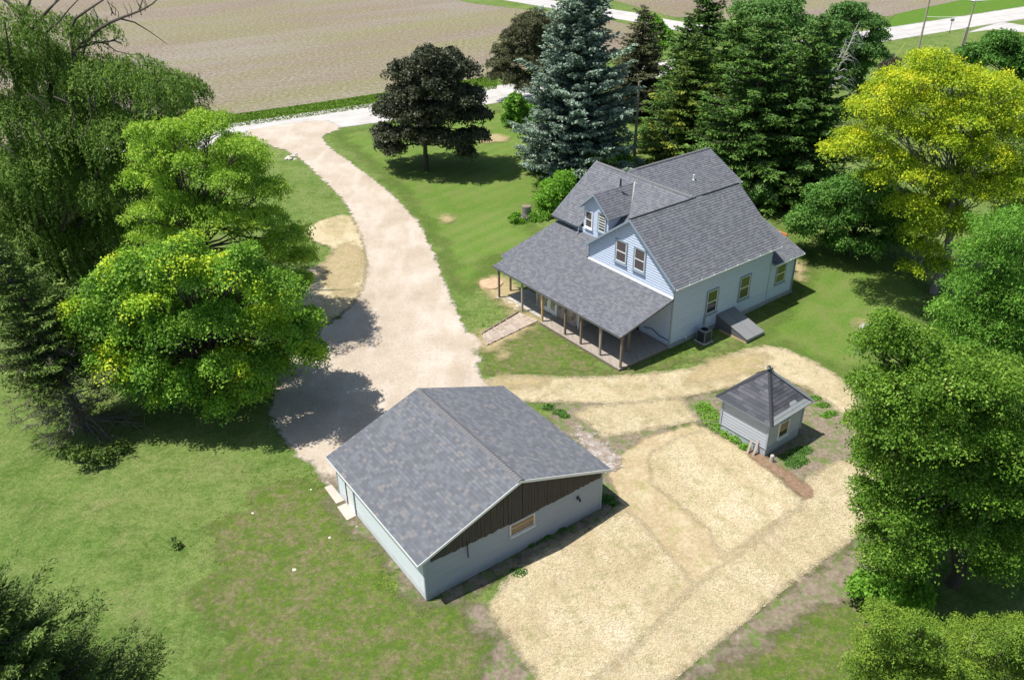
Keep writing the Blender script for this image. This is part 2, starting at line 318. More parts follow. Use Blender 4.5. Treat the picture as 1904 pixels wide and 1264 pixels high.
def f_road(m,n,b):
    p=pos(n); c=ramp(n,noise(n,p,.4,5,.6),[(.3,(.42,.395,.365)),(.7,(.54,.52,.49))])
    along=mapping(n,p,rot=(0,0,-.545)); tr=noise(n,mapping(n,along,(.02,1.1,1)),1.2,4,.6); c=mix(n,ramp(n,tr,[(.52,0.),(.6,.45)]),c,(.3,.3,.31))
    cr=noise(n,mapping(n,along,(.12,3,1)),1.5,5,.8); c=mix(n,ramp(n,cr,[(.62,0.),(.66,.6)]),c,(.2,.2,.21))
    f=noise(n,p,8,4,.8); c=mix(n,ramp(n,f,[(.35,.3),(.5,0.)]),c,(.3,.29,.28))
    n.links.new(c,b.inputs['Base Color']); n.links.new(bump(n,f,.3,.03),b.inputs['Normal']); edged(m,n,b,.4,.4,.8)
mk('roadmat',f_road)
def f_field(m,n,b):
    p=pos(n); al=mapping(n,p,rot=(0,0,-.545))
    c=ramp(n,noise(n,mapping(n,al,(.25,1,1)),.05,5,.6),[(.35,(.215,.165,.115)),(.5,(.245,.202,.15)),(.62,(.28,.25,.20))])
    c=mix(n,ramp(n,noise(n,mapping(n,al,(.2,1,1),loc=(40,0,0)),.045,5,.65),[(.46,0.),(.60,.8)]),c,(.22,.22,.085))
    wv=nn(n,'ShaderNodeTexWave',bands_direction='Y'); wv.inputs['Scale'].default_value=.42; wv.inputs['Distortion'].default_value=.6; wv.inputs['Detail'].default_value=3; n.links.new(al,wv.inputs[0])
    c=mix(n,mth(n,'MULTIPLY',ramp(n,wv.outputs['Fac'],[(.2,1.),(.6,0.)]),.38),c,(.14,.10,.075))
    f=noise(n,p,1.6,7,.9); c=mix(n,ramp(n,f,[(.40,.75),(.5,0.)]),c,(.13,.10,.075)); c=mix(n,ramp(n,f,[(.51,0.),(.62,.8)]),c,(.40,.37,.315))
    n.links.new(c,b.inputs['Base Color']); n.links.new(bump(n,f,.8,.15),b.inputs['Normal']); edged(m,n,b,.5,.4,.6)
mk('fieldmat',f_field)
def f_straw(m,n,b):
    p=pos(n); c=ramp(n,noise(n,p,.22,6,.7),[(.34,(.39,.305,.17)),(.46,(.50,.415,.255)),(.6,(.58,.50,.345)),(.68,(.66,.59,.44))])
    f1=noise(n,mapping(n,p,(5,16,1),rot=(0,0,.6)),3.6,2,.8); f2=noise(n,mapping(n,p,(16,5,1),rot=(0,0,.9)),3.6,2,.8); f=mth(n,'MULTIPLY',mth(n,'ADD',f1,f2),.5)
    c=mix(n,ramp(n,f,[(.36,.6),(.5,0.)]),c,(.26,.19,.10)); c=mix(n,ramp(n,f,[(.5,0.),(.64,.5)]),c,(.70,.62,.45))
    th=noise(n,mapping(n,p,(1,.35,1),rot=(0,0,.7),loc=(77,3,0)),.35,7,.85); c=mix(n,ramp(n,th,[(.5,0.),(.66,.7)]),c,(.36,.28,.15))
    wv=nn(n,'ShaderNodeTexWave'); wv.inputs['Scale'].default_value=.09; wv.inputs['Distortion'].default_value=4.5; wv.inputs['Detail'].default_value=5; wv.inputs['Detail Scale'].default_value=1.2; n.links.new(mapping(n,p,rot=(0,0,-.62)),wv.inputs[0]); c=mix(n,ramp(n,wv.outputs['Fac'],[(.0,.45),(.07,0.)]),c,(.40,.32,.18))
    g=noise(n,mapping(n,p,loc=(9,9,0)),.8,7,.9); c=mix(n,ramp(n,g,[(.52,0.),(.62,.7)]),c,(.19,.21,.055))
    g2=noise(n,mapping(n,p,(1,.3,1),rot=(0,0,.62),loc=(29,9,0)),.6,7,.9); c=mix(n,ramp(n,g2,[(.54,0.),(.64,.6)]),c,(.33,.24,.16))
    n.links.new(c,b.inputs['Base Color']); n.links.new(bump(n,f,.35,.02),b.inputs['Normal']); edged(m,n,b,.6,.45,1.8)
mk('strawmat',f_straw)
def f_tan(m,n,b):
    p=pos(n); c=ramp(n,noise(n,p,.5,6,.7),[(.35,(.35,.265,.15)),(.5,(.42,.335,.205)),(.65,(.49,.41,.27))]); f=noise(n,p,6,6,.85)
    c=mix(n,ramp(n,f,[(.38,.6),(.5,0.)]),c,(.24,.17,.085)); c=mix(n,ramp(n,f,[(.52,0.),(.64,.5)]),c,(.60,.51,.34)); c=mix(n,ramp(n,noise(n,mapping(n,p,loc=(4,4,0)),.7,7,.85),[(.52,0.),(.62,.6)]),c,(.25,.26,.08))
    n.links.new(c,b.inputs['Base Color']); n.links.new(bump(n,f,.7,.04),b.inputs['Normal']); edged(m,n,b,.4,.3,1.6)
mk('tanstraw',f_tan)
def f_thin(m,n,b):
    p=pos(n); f=noise(n,p,5,6,.85); c=ramp(n,f,[(.3,(.28,.21,.11)),(.5,(.43,.34,.19)),(.68,(.56,.47,.30))]); c=mix(n,ramp(n,noise(n,p,.9,7,.85),[(.5,0.),(.65,.65)]),c,(.24,.24,.07))
    n.links.new(c,b.inputs['Base Color']); n.links.new(bump(n,f,.7,.04),b.inputs['Normal']); edged(m,n,b,1.2,.9,.9,.85)
mk('thinstraw',f_thin)
def f_soil(m,n,b):
    p=pos(n); f=noise(n,p,4,6,.8); c=ramp(n,f,[(.3,(.14,.105,.075)),(.5,(.225,.18,.135)),(.7,(.32,.27,.21))]); c=mix(n,ramp(n,noise(n,p,1.1,7,.85),[(.48,0.),(.58,.85)]),c,(.10,.17,.03))
    n.links.new(c,b.inputs['Base Color']); n.links.new(bump(n,f,.8,.06),b.inputs['Normal']); edged(m,n,b,1.8,.9,.7)
mk('soilmat',f_soil)
def f_worn(m,n,b):
    p=pos(n); f=noise(n,p,4,7,.85); c=ramp(n,f,[(.32,(.10,.10,.035)),(.48,(.20,.17,.09)),(.62,(.30,.25,.15))]); c=mix(n,ramp(n,noise(n,mapping(n,p,loc=(5,5,5)),1.3,7,.85),[(.42,0.),(.56,.9)]),c,(.085,.16,.018)); c=mix(n,ramp(n,noise(n,mapping(n,p,loc=(8,5,5)),2.6,6,.85),[(.5,0.),(.62,.7)]),c,(.17,.25,.03))
    n.links.new(c,b.inputs['Base Color']); n.links.new(bump(n,f,.9,.08),b.inputs['Normal']); edged(m,n,b,4.0,1.2,.45,.8,7)
mk('worn',f_worn)
def f_dirt(m,n,b):
    p=pos(n); f=noise(n,p,5,5,.8); c=ramp(n,f,[(.3,(.16,.10,.06)),(.5,(.26,.17,.11)),(.7,(.36,.26,.18))])
    n.links.new(c,b.inputs['Base Color']); n.links.new(bump(n,f,.8,.05),b.inputs['Normal']); edged(m,n,b,.35,.3,1.5,.9)
mk('dirtmat',f_dirt)
def f_rubble(m,n,b):
    p=pos(n); f=noise(n,p,3.5,6,.85); c=ramp(n,f,[(.42,(.28,.22,.17)),(.54,(.42,.37,.33)),(.64,(.68,.65,.62))])
    n.links.new(c,b.inputs['Base Color']); n.links.new(bump(n,f,.8,.08),b.inputs['Normal']); edged(m,n,b,1.1,.35,1.6,.85)
mk('rubblemat',f_rubble)
# ground itself
mb=MB(); S=3000; mb.face([(-S,-600,0),(S,-600,0),(S,S,0),(-S,S,0)]); g=mb.build('ground',M['lawn']); tag(g,kind='structure')
ZL=iter([.012*k for k in range(1,60)])
# fields, verges, roads (real-world outlines)
def band(a,b,w0,w1):   # strip alongside a straight line a-b, offset w0..w1 to the left of it
    a=np.array(a,float);b=np.array(b,float);t=(b-a)/np.linalg.norm(b-a);nrm=np.array([-t[1],t[0]]); return [a+nrm*w0,b+nrm*w0,b+nrm*w1,a+nrm*w1]
R1n=((-44.3,91.3),(113,185.7)); R2n=((32.1,172.1),(-70,293))
field1=[G(-500,345)[:2],G(240,245)[:2],G(428,215)[:2],G(640,186)[:2],G(900,144)[:2],G(1130,103)[:2],G(1235,62)[:2],G(1120,35)[:2],G(984,19)[:2],G(880,7)[:2],(-60,282),(-260,330),(-320,150)]
field2=[G(1250,32)[:2],G(1500,41)[:2],G(1662,30)[:2],G(1785,2)[:2],(180,290),(100,420),(-40,430),(18,226)]
sheet('field',field1,.012,M['fieldmat'],2.0,.6); sheet('field',field2,.012,M['fieldmat'],2.0,.6)
verge=[G(-500,352)[:2],G(240,247)[:2],G(428,214)[:2],G(640,184)[:2],G(925,140)[:2],G(925,166)[:2],G(718,197)[:2],G(447,236)[:2],G(216,275)[:2],G(-500,390)[:2]]
sheet('grass_verge',verge,.024,M['lush'],1.0,.4)
sheet('grass_verge',[G(1640,52)[:2],G(1665,27)[:2],G(1790,0)[:2],(150,262),(190,250),G(1960,8)[:2],G(1904,18)[:2],G(1660,58)[:2]],.024,M['lush'],1.5,.4)
road1=[(-210,3),(-44.3,91.3),G(447,262)[:2],(-18,107.4),(-2.5,116.8),(70.4,159.3),(91,171.5),(230,253),(225,262),(113.8,195.5),(75.2,172.2),(-1.8,127.1),(-17.4,118.6),(-35.2,108.5),(-48.1,100.1),(-215,14)]
sheet('road',road1,.036,M['roadmat'],1.2,.4)
sheet('road',[(36,166),(44,171),(33.5,182.4),(27.1,192.3),(9.2,212),(-60,296),(-70,292),(-1.8,212.6),(8.9,199.9),(23.9,182.9)],.048,M['roadmat'],1.2,.4)
sheet('road',[G(1795,62)[:2],G(1862,41)[:2],G(1910,49)[:2],G(2010,62)[:2],G(2010,72)[:2],G(1850,55)[:2]],.048,M['roadmat'],.8,.4)
sheet('lawn_stripes',pxpoly([(620,250),(700,236),(900,205),(990,215),(1000,300),(1010,380),(960,420),(1030,440),(900,500),(870,560),(820,450),(760,370),(690,300)]),.012,M['mow'],.6,2.5)
sheet('lawn_stripes',pxpoly([(1430,400),(1600,430),(1740,540),(1700,600),(1590,720),(1480,650),(1400,640),(1460,560),(1500,520),(1480,440)]),.012,M['mow'],.6,2.5)
DRIVE=pxpoly([(447,250),(491,268),(544,285),(563,300),(605,338),(643,376),(662,422),(680,464),(681,509),(670,545),(650,574),(620,600),(575,625),(555,640),(528,672),(505,705),(512,740),(500,775),(528,810),(548,842),(582,862),(604,900),(650,930),(700,930),(800,900),(1000,800),(960,735),(905,712),(886,690),(893,660),(905,644),(893,629),(867,617),(852,589),(840,559),(825,524),(814,487),(795,452),(780,418),(753,388),(723,357),(689,331),(643,297),(604,268),(598,252),(640,238),(600,222),(470,240)],1)
sheet('driveway',DRIVE,.060,M['gravel'],.35,.3)
# soil and straw
soils=[pxpoly([(1225,738),(1340,728),(1500,722),(1560,750),(1605,800),(1600,860),(1500,900),(1475,915),(1400,870),(1290,790)]),
 pxpoly([(1000,748),(1180,742),(1160,760),(1090,765),(1120,790),(1260,790),(1250,830),(1160,845),(1150,930),(1130,970),(1080,900)]),
 pxpoly([(1600,1000),(1650,1050),(1600,1110),(1500,1150),(1390,1210),(1290,1290),(1200,1290),(1380,1150),(1500,1060)]),
 pxpoly([(860,1120),(930,1130),(960,1190),(1030,1290),(900,1290),(900,1200)]),
 pxpoly([(600,880),(640,930),(700,990),(800,1118),(790,1125),(690,1010),(640,970),(600,920)]),
 pxpoly([(1140,930),(1175,940),(1040,1020),(960,1075),(820,1130),(800,1118),(960,1030)])]
for s in (pxpoly([(520,880),(600,900),(780,1140),(900,1140),(1000,1300),(420,1300),(380,1100),(430,950)]),pxpoly([(1100,1320),(1290,1230),(1400,1150),(1580,1020),(1680,1060),(1640,1320)]),pxpoly([(900,640),(1000,610),(1150,690),(1320,660),(1400,630),(1200,700),(905,700)])): sheet('worn_grass',s,.02,M['worn'],.5,3.5)
for s in soils: sheet('bare_soil',s,.024,M['soilmat'],.3,.7)
straws=[pxpoly([(905,716),(910,704),(960,699),(1040,705),(1150,702),(1220,695),(1290,688),(1350,665),(1400,648),(1440,645),(1500,668),(1560,703),(1592,735),(1600,790),(1580,800),(1562,765),(1530,742),(1500,722),(1440,700),(1340,725),(1262,741),(1160,752),(1080,750),(975,748),(940,735)]),
 pxpoly([(1068,770),(1100,758),(1180,750),(1240,744),(1262,741),(1298,783),(1220,798),(1125,814),(1098,792)],0),
 pxpoly([(1165,950),(1195,975),(1240,1030),(1290,1088),(1250,1132),(1180,1202),(1100,1268),(1060,1335),(1020,1290),(960,1205),(912,1137),(935,1088),(990,1040),(1090,985)],0),
 pxpoly([(1500,893),(1560,860),(1640,858),(1620,950),(1580,1005),(1480,1075),(1380,1158),(1300,1220),(1220,1290),(1150,1340),(1068,1330),(1108,1266),(1187,1200),(1258,1132),(1303,1082),(1400,1012),(1490,945)],0),
 pxpoly([(1205,850),(1260,815),(1310,800),(1400,850),(1440,885),(1470,915),(1490,938),(1400,1002),(1340,1040),(1320,990),(1250,930),(1210,900)],0),
 pxpoly([(560,440),(585,415),(650,398),(668,430),(681,475),(678,530),(655,570),(600,608),(540,600),(530,520),(590,497),(622,478),(622,462),(590,452)])]
sheet('tan_straw',pxpoly([(1128,880),(1150,850),(1200,815),(1290,790),(1330,808),(1400,850),(1440,885),(1470,915),(1495,936),(1510,915),(1600,870),(1620,950),(1580,1005),(1480,1070),(1380,1150),(1220,1285),(1060,1320),(925,1137),(950,1085),(1010,1035),(1100,985),(1155,940)],0),.03,M['tanstraw'],.22,.25)
STZ=[]
for i,s in enumerate(straws): sheet('straw_cover',s,.036,M['strawmat'],.22,.25); STZ.append(_zz[0])
for s in [pxpoly([(640,450),(680,470),(670,520),(640,560),(600,520),(600,490)]),
          pxpoly([(920,705),(1010,702),(1020,720),(930,722)]),pxpoly([(1340,665),(1440,655),(1400,700),(1280,720),(1270,700)])]:
    sheet('thin_straw',s,.048,M['thinstraw'],.3,.9)
sheet('dirt_path',pxpoly([(1385,838),(1400,838),(1440,862),(1480,890),(1512,912),(1505,930),(1488,928),(1455,893),(1400,858)]),.060,M['dirtmat'],.15,.3)
for s in [pxpoly([(885,622),(905,616),(940,600),(966,580),(1000,588),(1008,600),(960,628),(915,655),(900,655)]),pxpoly([(895,522),(920,512),(960,530),(985,560),(968,592),(940,575),(905,545)]),pxpoly([(884,258),(920,250),(946,258),(940,266),(890,268)]),pxpoly([(818,405),(835,402),(845,412),(825,417)]),pxpoly([(1590,600),(1625,600),(1630,618),(1598,622)]),
          pxpoly([(1470,480),(1500,500),(1490,530),(1475,510)]),pxpoly([(925,655),(940,650),(945,665),(930,672)]),pxpoly([(1480,235),(1530,240),(1520,262),(1478,255)])]:
    sheet('bare_patch',s,.024,M['thinstraw'],.2,.4)
sheet('rubble_patch',pxpoly([(1060,800),(1085,800),(1120,825),(1150,850),(1155,872),(1130,885),(1120,870),(1090,840)]),.048,M['rubblemat'],.2,.4)
sheet('rubble_patch',pxpoly([(1640,650),(1700,640),(1860,640),(1904,680),(1900,720),(1760,700)]),.036,M['thinstraw'],.4,.9)
# ------------------------------------------------------------------ buildings
def V3(*a): return np.array(a,float)
def unit(v): v=np.array(v,float); return v/np.linalg.norm(v)
def clip_band(poly,v0,v1):
    def half(p,c,s):
        o=[]
        for i in range(len(p)):
            a,b=p[i],p[(i+1)%len(p)]; da,db=(a[1]-c)*s,(b[1]-c)*s
            if da>=0: o.append(a)
            if da*db<0: t=da/(da-db); o.append((a[0]+(b[0]-a[0])*t,a[1]+(b[1]-a[1])*t))
        return o
    return half(half(poly,v0,1),v1,-1)
def clad(mb,poly,O,U,V,N,pitch,lip,mi=0,groove=None):      # courses of overlapping boards or shingles over a flat outline
    O,U,V,N=map(lambda x:np.array(x,float),(O,U,V,N)); vs=[p[1] for p in poly]; v=math.floor(min(vs)/pitch)*pitch
    while v<max(vs)-1e-6:
        c=clip_band(poly,v,v+pitch-(groove or 0))
        if groove:
            c2=clip_band(poly,v+pitch-groove,v+pitch)
            if len(c2)>=3: mb.face([O+U*a+V*b-N*.03 for a,b in c2],[(a,b) for a,b in c2],mi)
        if len(c)>=3:
            P=[O+U*a+V*b+N*lip*(1-(b-v)/pitch) for a,b in c]; mb.face(P,[(a,b) for a,b in c],mi)
            bot=[a for a,b in c if abs(b-v)<1e-5]
            if len(bot)>=2:
                a0,a1=min(bot),max(bot); mb.face([O+U*a0+V*v,O+U*a1+V*v,O+U*a1+V*v+N*lip,O+U*a0+V*v+N*lip],[(a0,v),(a1,v),(a1,v+.01),(a0,v+.01)],mi)
        v+=pitch
def roof_slab(mb,E0,E1,T0,T1,pitch=.15,lip=.014,th=.10,mi=0,mi_edge=1):
    # eave corners E0->E1, top corners T0->T1; shingles on top, fascia boards round the edge
    E0,E1,T0,T1=map(lambda x:np.array(x,float),(E0,E1,T0,T1))
    U=unit(E1-E0); d=T0-E0; Vv=unit(d-U*(d@U)); N=np.cross(U,Vv)
    if N[2]<0: N=-N
    f=lambda P:((P-E0)@U,(P-E0)@Vv)
    clad(mb,[f(E0),f(E1),f(T1),f(T0)],E0,U,Vv,N,pitch,lip,mi)
    q=[E0,E1,T1,T0]; dn=np.array([0,0,-th])
    for i in range(4):
        a,b=q[i],q[(i+1)%4]; mb.face([a,a+dn,b+dn,b],None,mi_edge)
    mb.face([q[3]+dn,q[2]+dn,q[1]+dn,q[0]+dn],None,mi_edge)
def window(parent,W,u0,u1,v0,v1,name='window',frame='trim',sash='white',glassm='glass',fw=.11,split=.5,horiz=None,label=None,base=.045,gl2=None):
    # W(u,v,n): wall frame, n outwards
    mb=MB()
    mb.box(W,u0-fw,u0,v0-fw,v1+fw,0,base+.035); mb.box(W,u1,u1+fw,v0-fw,v1+fw,0,base+.035)
    mb.box(W,u0,u1,v1,v1+fw,0,base+.045); mb.box(W,u0,u1,v0-fw,v0,0,base+.07)
    o=mb.build(name,M[frame],parent)
    if label: o['label']=label
    sl2=MB(); sl2.box(W,u0-fw-.03,u1+fw+.03,v0-fw-.05,v0-fw+.01,0,base+.11); sl2.build('sill',M[frame],o)
    s=MB(); t=.055
    s.box(W,u0,u0+t,v0,v1,0,base+.015); s.box(W,u1-t,u1,v0,v1,0,base+.015); s.box(W,u0+t,u1-t,v0,v0+t,0,base+.015); s.box(W,u0+t,u1-t,v1-t,v1,0,base+.015)
    vm=v0+(v1-v0)*split; s.box(W,u0+t,u1-t,vm-.035,vm+.035,0,base+.02)
    if horiz:
        for h in horiz: vv=v0+(v1-v0)*h; s.box(W,u0+t,u1-t,vv-.025,vv+.025,0,base+.02)
    s.build('sash',M[sash],o)
    p=MB(); p.box(W,u0+t,u1-t,v0+t,vm-.035,0,base+.004); p.build('pane',M[glassm],o)
    p=MB(); p.box(W,u0+t,u1-t,vm+.035,v1-t,0,base+.006); p.build('pane',M[gl2 or glassm],o)
    return o
# ---------------- garage
ga=math.radians(35.42); GA=V3(-math.sin(ga),math.cos(ga),0);GB=V3(math.cos(ga),math.sin(ga),0);GO=V3(-4.089,27.394,0)
g3=lambda a,b,z:GO+GA*a+GB*b+V3(0,0,z)
GL,GW,GE,GR,OE,OG=9.233,10.662,2.638,4.719,.393,.204
sg=(GR-GE)/(GW/2+OE)
garage=thing('garage','low wide garage with shingled gable roof and black weathered gable boards','garage',GO)
mb=MB(); wt=GE+OE*sg-.13
clad(mb,[(0,.12),(GW,.12),(GW,wt),(GW/2,wt+sg*GW/2),(0,wt)],g3(0,0,0),GB,V3(0,0,1),-GA,.235,.028,0,.03)
mb.build('gable_wall',M['siding_shade_tone'],garage)
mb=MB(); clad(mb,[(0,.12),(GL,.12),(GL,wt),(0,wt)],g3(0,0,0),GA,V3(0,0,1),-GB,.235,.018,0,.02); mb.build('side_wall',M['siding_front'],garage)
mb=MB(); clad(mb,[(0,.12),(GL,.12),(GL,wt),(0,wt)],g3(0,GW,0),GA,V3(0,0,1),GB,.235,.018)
clad(mb,[(0,.12),(GW,.12),(GW,wt),(GW/2,wt+sg*GW/2),(0,wt)],g3(GL,0,0),GB,V3(0,0,1),GA,.235,.018); mb.build('rear_wall',M['siding_shade_tone'],garage)
mb=MB(); mb.box(g3,-.03,GL+.03,-.03,0.03,0,.14); mb.box(g3,-.03,0.03,.03,GW+.03,0,.14); mb.box(g3,.03,GL,GW-.03,GW+.03,0,.14); mb.box(g3,GL-.03,GL+.03,.03,GW-.03,0,.14); mb.build('footing',M['found'],garage)
mb=MB()
for (a,b) in ((-.032,-.02),(-.032,GW-.08),(GL-.07,-.03),(GL-.07,GW-.07)): mb=MB(); mb.box(g3,a,a+.1,b,b+.1,.10,wt); mb.build('corner_board',M['corner'],garage)
# weathered boards of the gable
mb=MB(); tints=[]; rr=random.Random(3); b=.35
while b<GW-.15:
    bw=rr.uniform(.13,.2); b2=min(b+bw,GW-.12); top=lambda x: wt-.015+sg*(x if x<GW/2 else GW-x)
    bot=2.30-.10*math.sin(b/GW*math.pi)+rr.uniform(-.035,.035); n0=rr.uniform(.045,.07)
    if min(top(b),top(b2))-bot>.02:
        P=lambda bb,zz,n:g3(-n,bb,zz)
        q=[P(b,bot,.034),P(b2-.012,bot,.034),P(b2-.012,bot,n0),P(b,bot,n0),P(b,top(b),.034),P(b2-.012,top(b2),.034),P(b2-.012,top(b2),n0),P(b,top(b),n0)]
        mb.box8(q)
    b=b2
mb.build('gable_boards',M['board'],garage)
mb=MB(); t=.02
roof_slab(mb,g3(-OG,-OE,GE),g3(GL+OG,-OE,GE),g3(-OG,GW/2,GR),g3(GL+OG,GW/2,GR),.2,.022,.11)
roof_slab(mb,g3(-OG,GW+OE,GE),g3(GL+OG,GW+OE,GE),g3(-OG,GW/2,GR),g3(GL+OG,GW/2,GR),.2,.022,.11)
rf=mb.build('roof',[M['shingle_garage'],M['corner']],garage)
mb=MB()     # curved ridge shingles, lapped one over the next
k=0; a=GL+OG-.02
while a>-OG+.02:
    a0=a-.34; lift=.035
    for s in (-1,1):
        for (w0,w1) in ((0,.09),(.09,.2)):
            P=lambda aa,ww,l:g3(aa,GW/2+s*ww,GR+.035-sg*ww-(.012 if ww>.1 else 0)+l)
            mb.face([P(a,w0,0),P(max(a0,-OG-.01),w0,lift),P(max(a0,-OG-.01),w1,lift*.8),P(a,w1,0)],[(0,0)]*4)
            mb.face([P(max(a0,-OG-.01),w0,lift),P(max(a0,-OG-.01),w0,-.03),P(max(a0,-OG-.01),w1,-.03),P(max(a0,-OG-.01),w1,lift*.8)],[(0,0)]*4)
    a-=.19
mb.build('ridge_cap',M['cap'],rf)
mb=MB()
for s,bb in ((-1,-OE),(1,GW+OE)):
    mb.box(lambda a_,n,z:g3(a_,bb+s*n,z),-OG-.01,GL+OG+.01,0.0,.02,GE-.13,GE+.005)
for (b0,z0,b1,z1) in ((-OE-.02,GE,GW/2,GR),(GW/2,GR,GW+OE+.02,GE)):
    q=[g3(-OG-.025,b0,z0-.15),g3(-OG,b0,z0-.15),g3(-OG,b1,z1-.15),g3(-OG-.025,b1,z1-.15)]; mb.box8(q+[p+V3(0,0,.155) for p in q])
mb.build('fascia',M['white'],rf)
Wg=lambda u,v,n:g3(-n,u,v)
window(garage,Wg,4.78,6.2,1.44,2.12,frame='gutter',sash='raw',glassm='glass_brown',fw=.045,split=.62,base=.06)
mb=MB(); mb.box(Wg,4.74,6.24,1.36,1.40,.02,.12); mb.build('window_sill',M['white'],garage)
mb=MB(); mb.tube([g3(-.10,2.29,2.5),g3(-.11,2.31,1.5)],.03,6); mb.build('drain_pipe',M['dark'],garage)
mb=MB(); mb.box(Wg,8.95,9.07,1.55,1.75,.02,.06); mb.tube([g3(-.05,9.0,1.68),g3(-.2,9.0,1.72),g3(-.24,9.0,1.58)],[.03,.05,.07],8); mb.build('wall_lamp',M['dark'],garage)
Wl=lambda u,v,n:g3(u,-n,v)
mb=MB(); mb.box(Wl,7.2,7.98,.14,2.2,.015,.05); dr=mb.build('door',M['white'],garage)
mb=MB(); mb.box(Wl,7.12,7.2,.12,2.28,.014,.07); mb.box(Wl,7.2,8.2,2.2,2.28,.014,.07); mb.build('door_frame',M['corner'],dr)
mb=MB(); mb.box(Wl,7.98,8.2,.14,2.2,.012,.03); mb.build('door_gap_shade',M['black'],garage)  # black strip stands in for the shade inside the open door
mb=MB(); mb.box(lambda a_,b_,z:g3(GL+a_,b_,z),.012,.06,1.2,4.4,.14,2.3); mb.build('vehicle_door',M['white'],garage); mb=MB(); mb.box(lambda a_,b_,z:g3(GL+a_,b_,z),.012,.06,6.0,9.2,.14,2.3); mb.build('vehicle_door',M['white'],garage)
def slab(P,z,label,name='concrete_slab',cat='slab',mat='slab',group=None):
    mb=MB(); P=[np.array(p,float) for p in P]; mb.box8([p+V3(0,0,-.05) for p in P]+[p+V3(0,0,z) for p in P]); o=mb.build(name,M[mat],origin=P[0]); return tag(o,label,cat,group)
slab([g3(7.06,-.62,0),g3(7.1,-.03,0),g3(8.3,-.03,0),g3(8.32,-.58,0)],.11,'pinkish concrete step in front of the white garage side door')
slab([g3(8.6,-.5,0),g3(8.6,-.03,0),g3(10.2,-.03,0),g3(10.2,-.45,0)],.09,'pinkish concrete slab by the garage rear corner next to the gravel')
# ---------------- house
hy=math.radians(52.56); HP=V3(math.sin(hy),math.cos(hy),0); HQ=V3(math.cos(hy),-math.sin(hy),0); HO=V3(10.956,49.997,0)
h3=lambda q,p,z:HO+HQ*q+HP*p+V3(0,0,z)
house=thing('farmhouse','pale blue clapboard farmhouse with many grey shingled gables and a deep front porch','house',HO)
W_=4.23; HE,HR=4.929,8.417; sA=(HR-HE)/(W_+.399); wA=HE+.399*sA-.12
Z=V3(0,0,1)
mb=MB()
clad(mb,[(-8.46,.25),(0,.25),(0,wA),(-W_,wA+sA*W_),(-8.46,wA)],h3(0,0,0),HQ,Z,-HP,.19,.04,0,.03)
mb.build('front_gable_wall',M['siding'],house)
mb=MB(); clad(mb,[(0,.35),(10.63,.35),(10.63,wA),(0,wA)],h3(0,0,0),HP,Z,HQ,.19,.03,0,.03)
clad(mb,[(10.64,.35),(13.77,.35),(13.77,3.42),(10.64,3.42)],h3(-.02,0,0),HP,Z,HQ,.19,.03,0,.03)
mb.box(lambda p,z,n:h3(n,p,z),-.03,10.66,1.16,1.20,.0,.035); mb.box(lambda p,z,n:h3(n,p,z),10.66,13.8,1.20,1.23,-.02,.02)
mb.build('side_wall',M['siding'],house)
mb=MB()
clad(mb,[(-8.46,.25),(0,.25),(0,wA),(-W_,wA+sA*W_),(-8.46,wA)],h3(0,10.63,0),HQ,Z,HP,.16,.016)
clad(mb,[(-8.4,.25),(0,.25),(0,3.4),(-W_,4.85),(-8.4,3.4)],h3(0,13.77,0),HQ,Z,HP,.16,.016)
# main cross wing B, rear wing C
clad(mb,[(-14.5,.2),(-8.46,.2),(-8.46,4.9),(-14.5,4.9)],h3(0,2.12,0),HQ,Z,-HP,.19,.04,0,.03)
clad(mb,[(2.12,.2),(10.6,.2),(10.6,5.0),(6.365,8.2),(2.12,5.0)],h3(-14.5,0,0),HP,Z,-HQ,.16,.016)
clad(mb,[(10.6,.2),(15.7,.2),(15.7,6.35),(10.6,6.35)],h3(-7.9,0,0),HP,Z,HQ,.19,.03,0,.03)
clad(mb,[(8.0,.2),(15.7,.2),(15.7,6.35),(8.0,6.35)],h3(-14.8,0,0),HP,Z,-HQ,.16,.016)
clad(mb,[(-14.8,.2),(-7.9,.2),(-7.9,6.35),(-11.36,8.1),(-14.8,6.35)],h3(0,15.7,0),HQ,Z,HP,.16,.016)
clad(mb,[(-8.46,.25),(10.6,.25),(10.6,wA),(-8.46,wA)],h3(-8.46,0,0),HP,Z,-HQ,.16,.016) if False else None
clad(mb,[(0,3.5),(2.2,3.5),(2.2,wA),(0,wA)],h3(-8.46,0,0),HP,Z,-HQ,.16,.016)
mb.build('rear_wall',M['siding'],house)
mb=MB()
mb.box(lambda p,z,n:h3(n,p,z),0.0,10.6,0,.36,-.03,.03); mb.box(lambda p,z,n:h3(n,p,z),10.6,13.8,0,.36,-.06,.0)
mb.box(lambda q,z,n:h3(q,-n,z),-8.4,-.05,0,.27,-.03,.03); mb.build('foundation',M['found'],house)
mb=MB()
for (a0_,a1_,b0_,b1_,c0_,c1_) in ((-.06,.04,-.04,.06,.3,wA),(-.06,.035,10.58,10.66,.3,3.9),(-.09,.02,13.7,13.8,.3,3.35),(-8.5,-8.42,-.04,.05,3.9,wA-.05)):
    mb=MB(); mb.box(lambda a,b,z:h3(a,b,z),a0_,a1_,b0_,b1_,c0_,c1_); mb.build('corner_board',M['corner'],house)
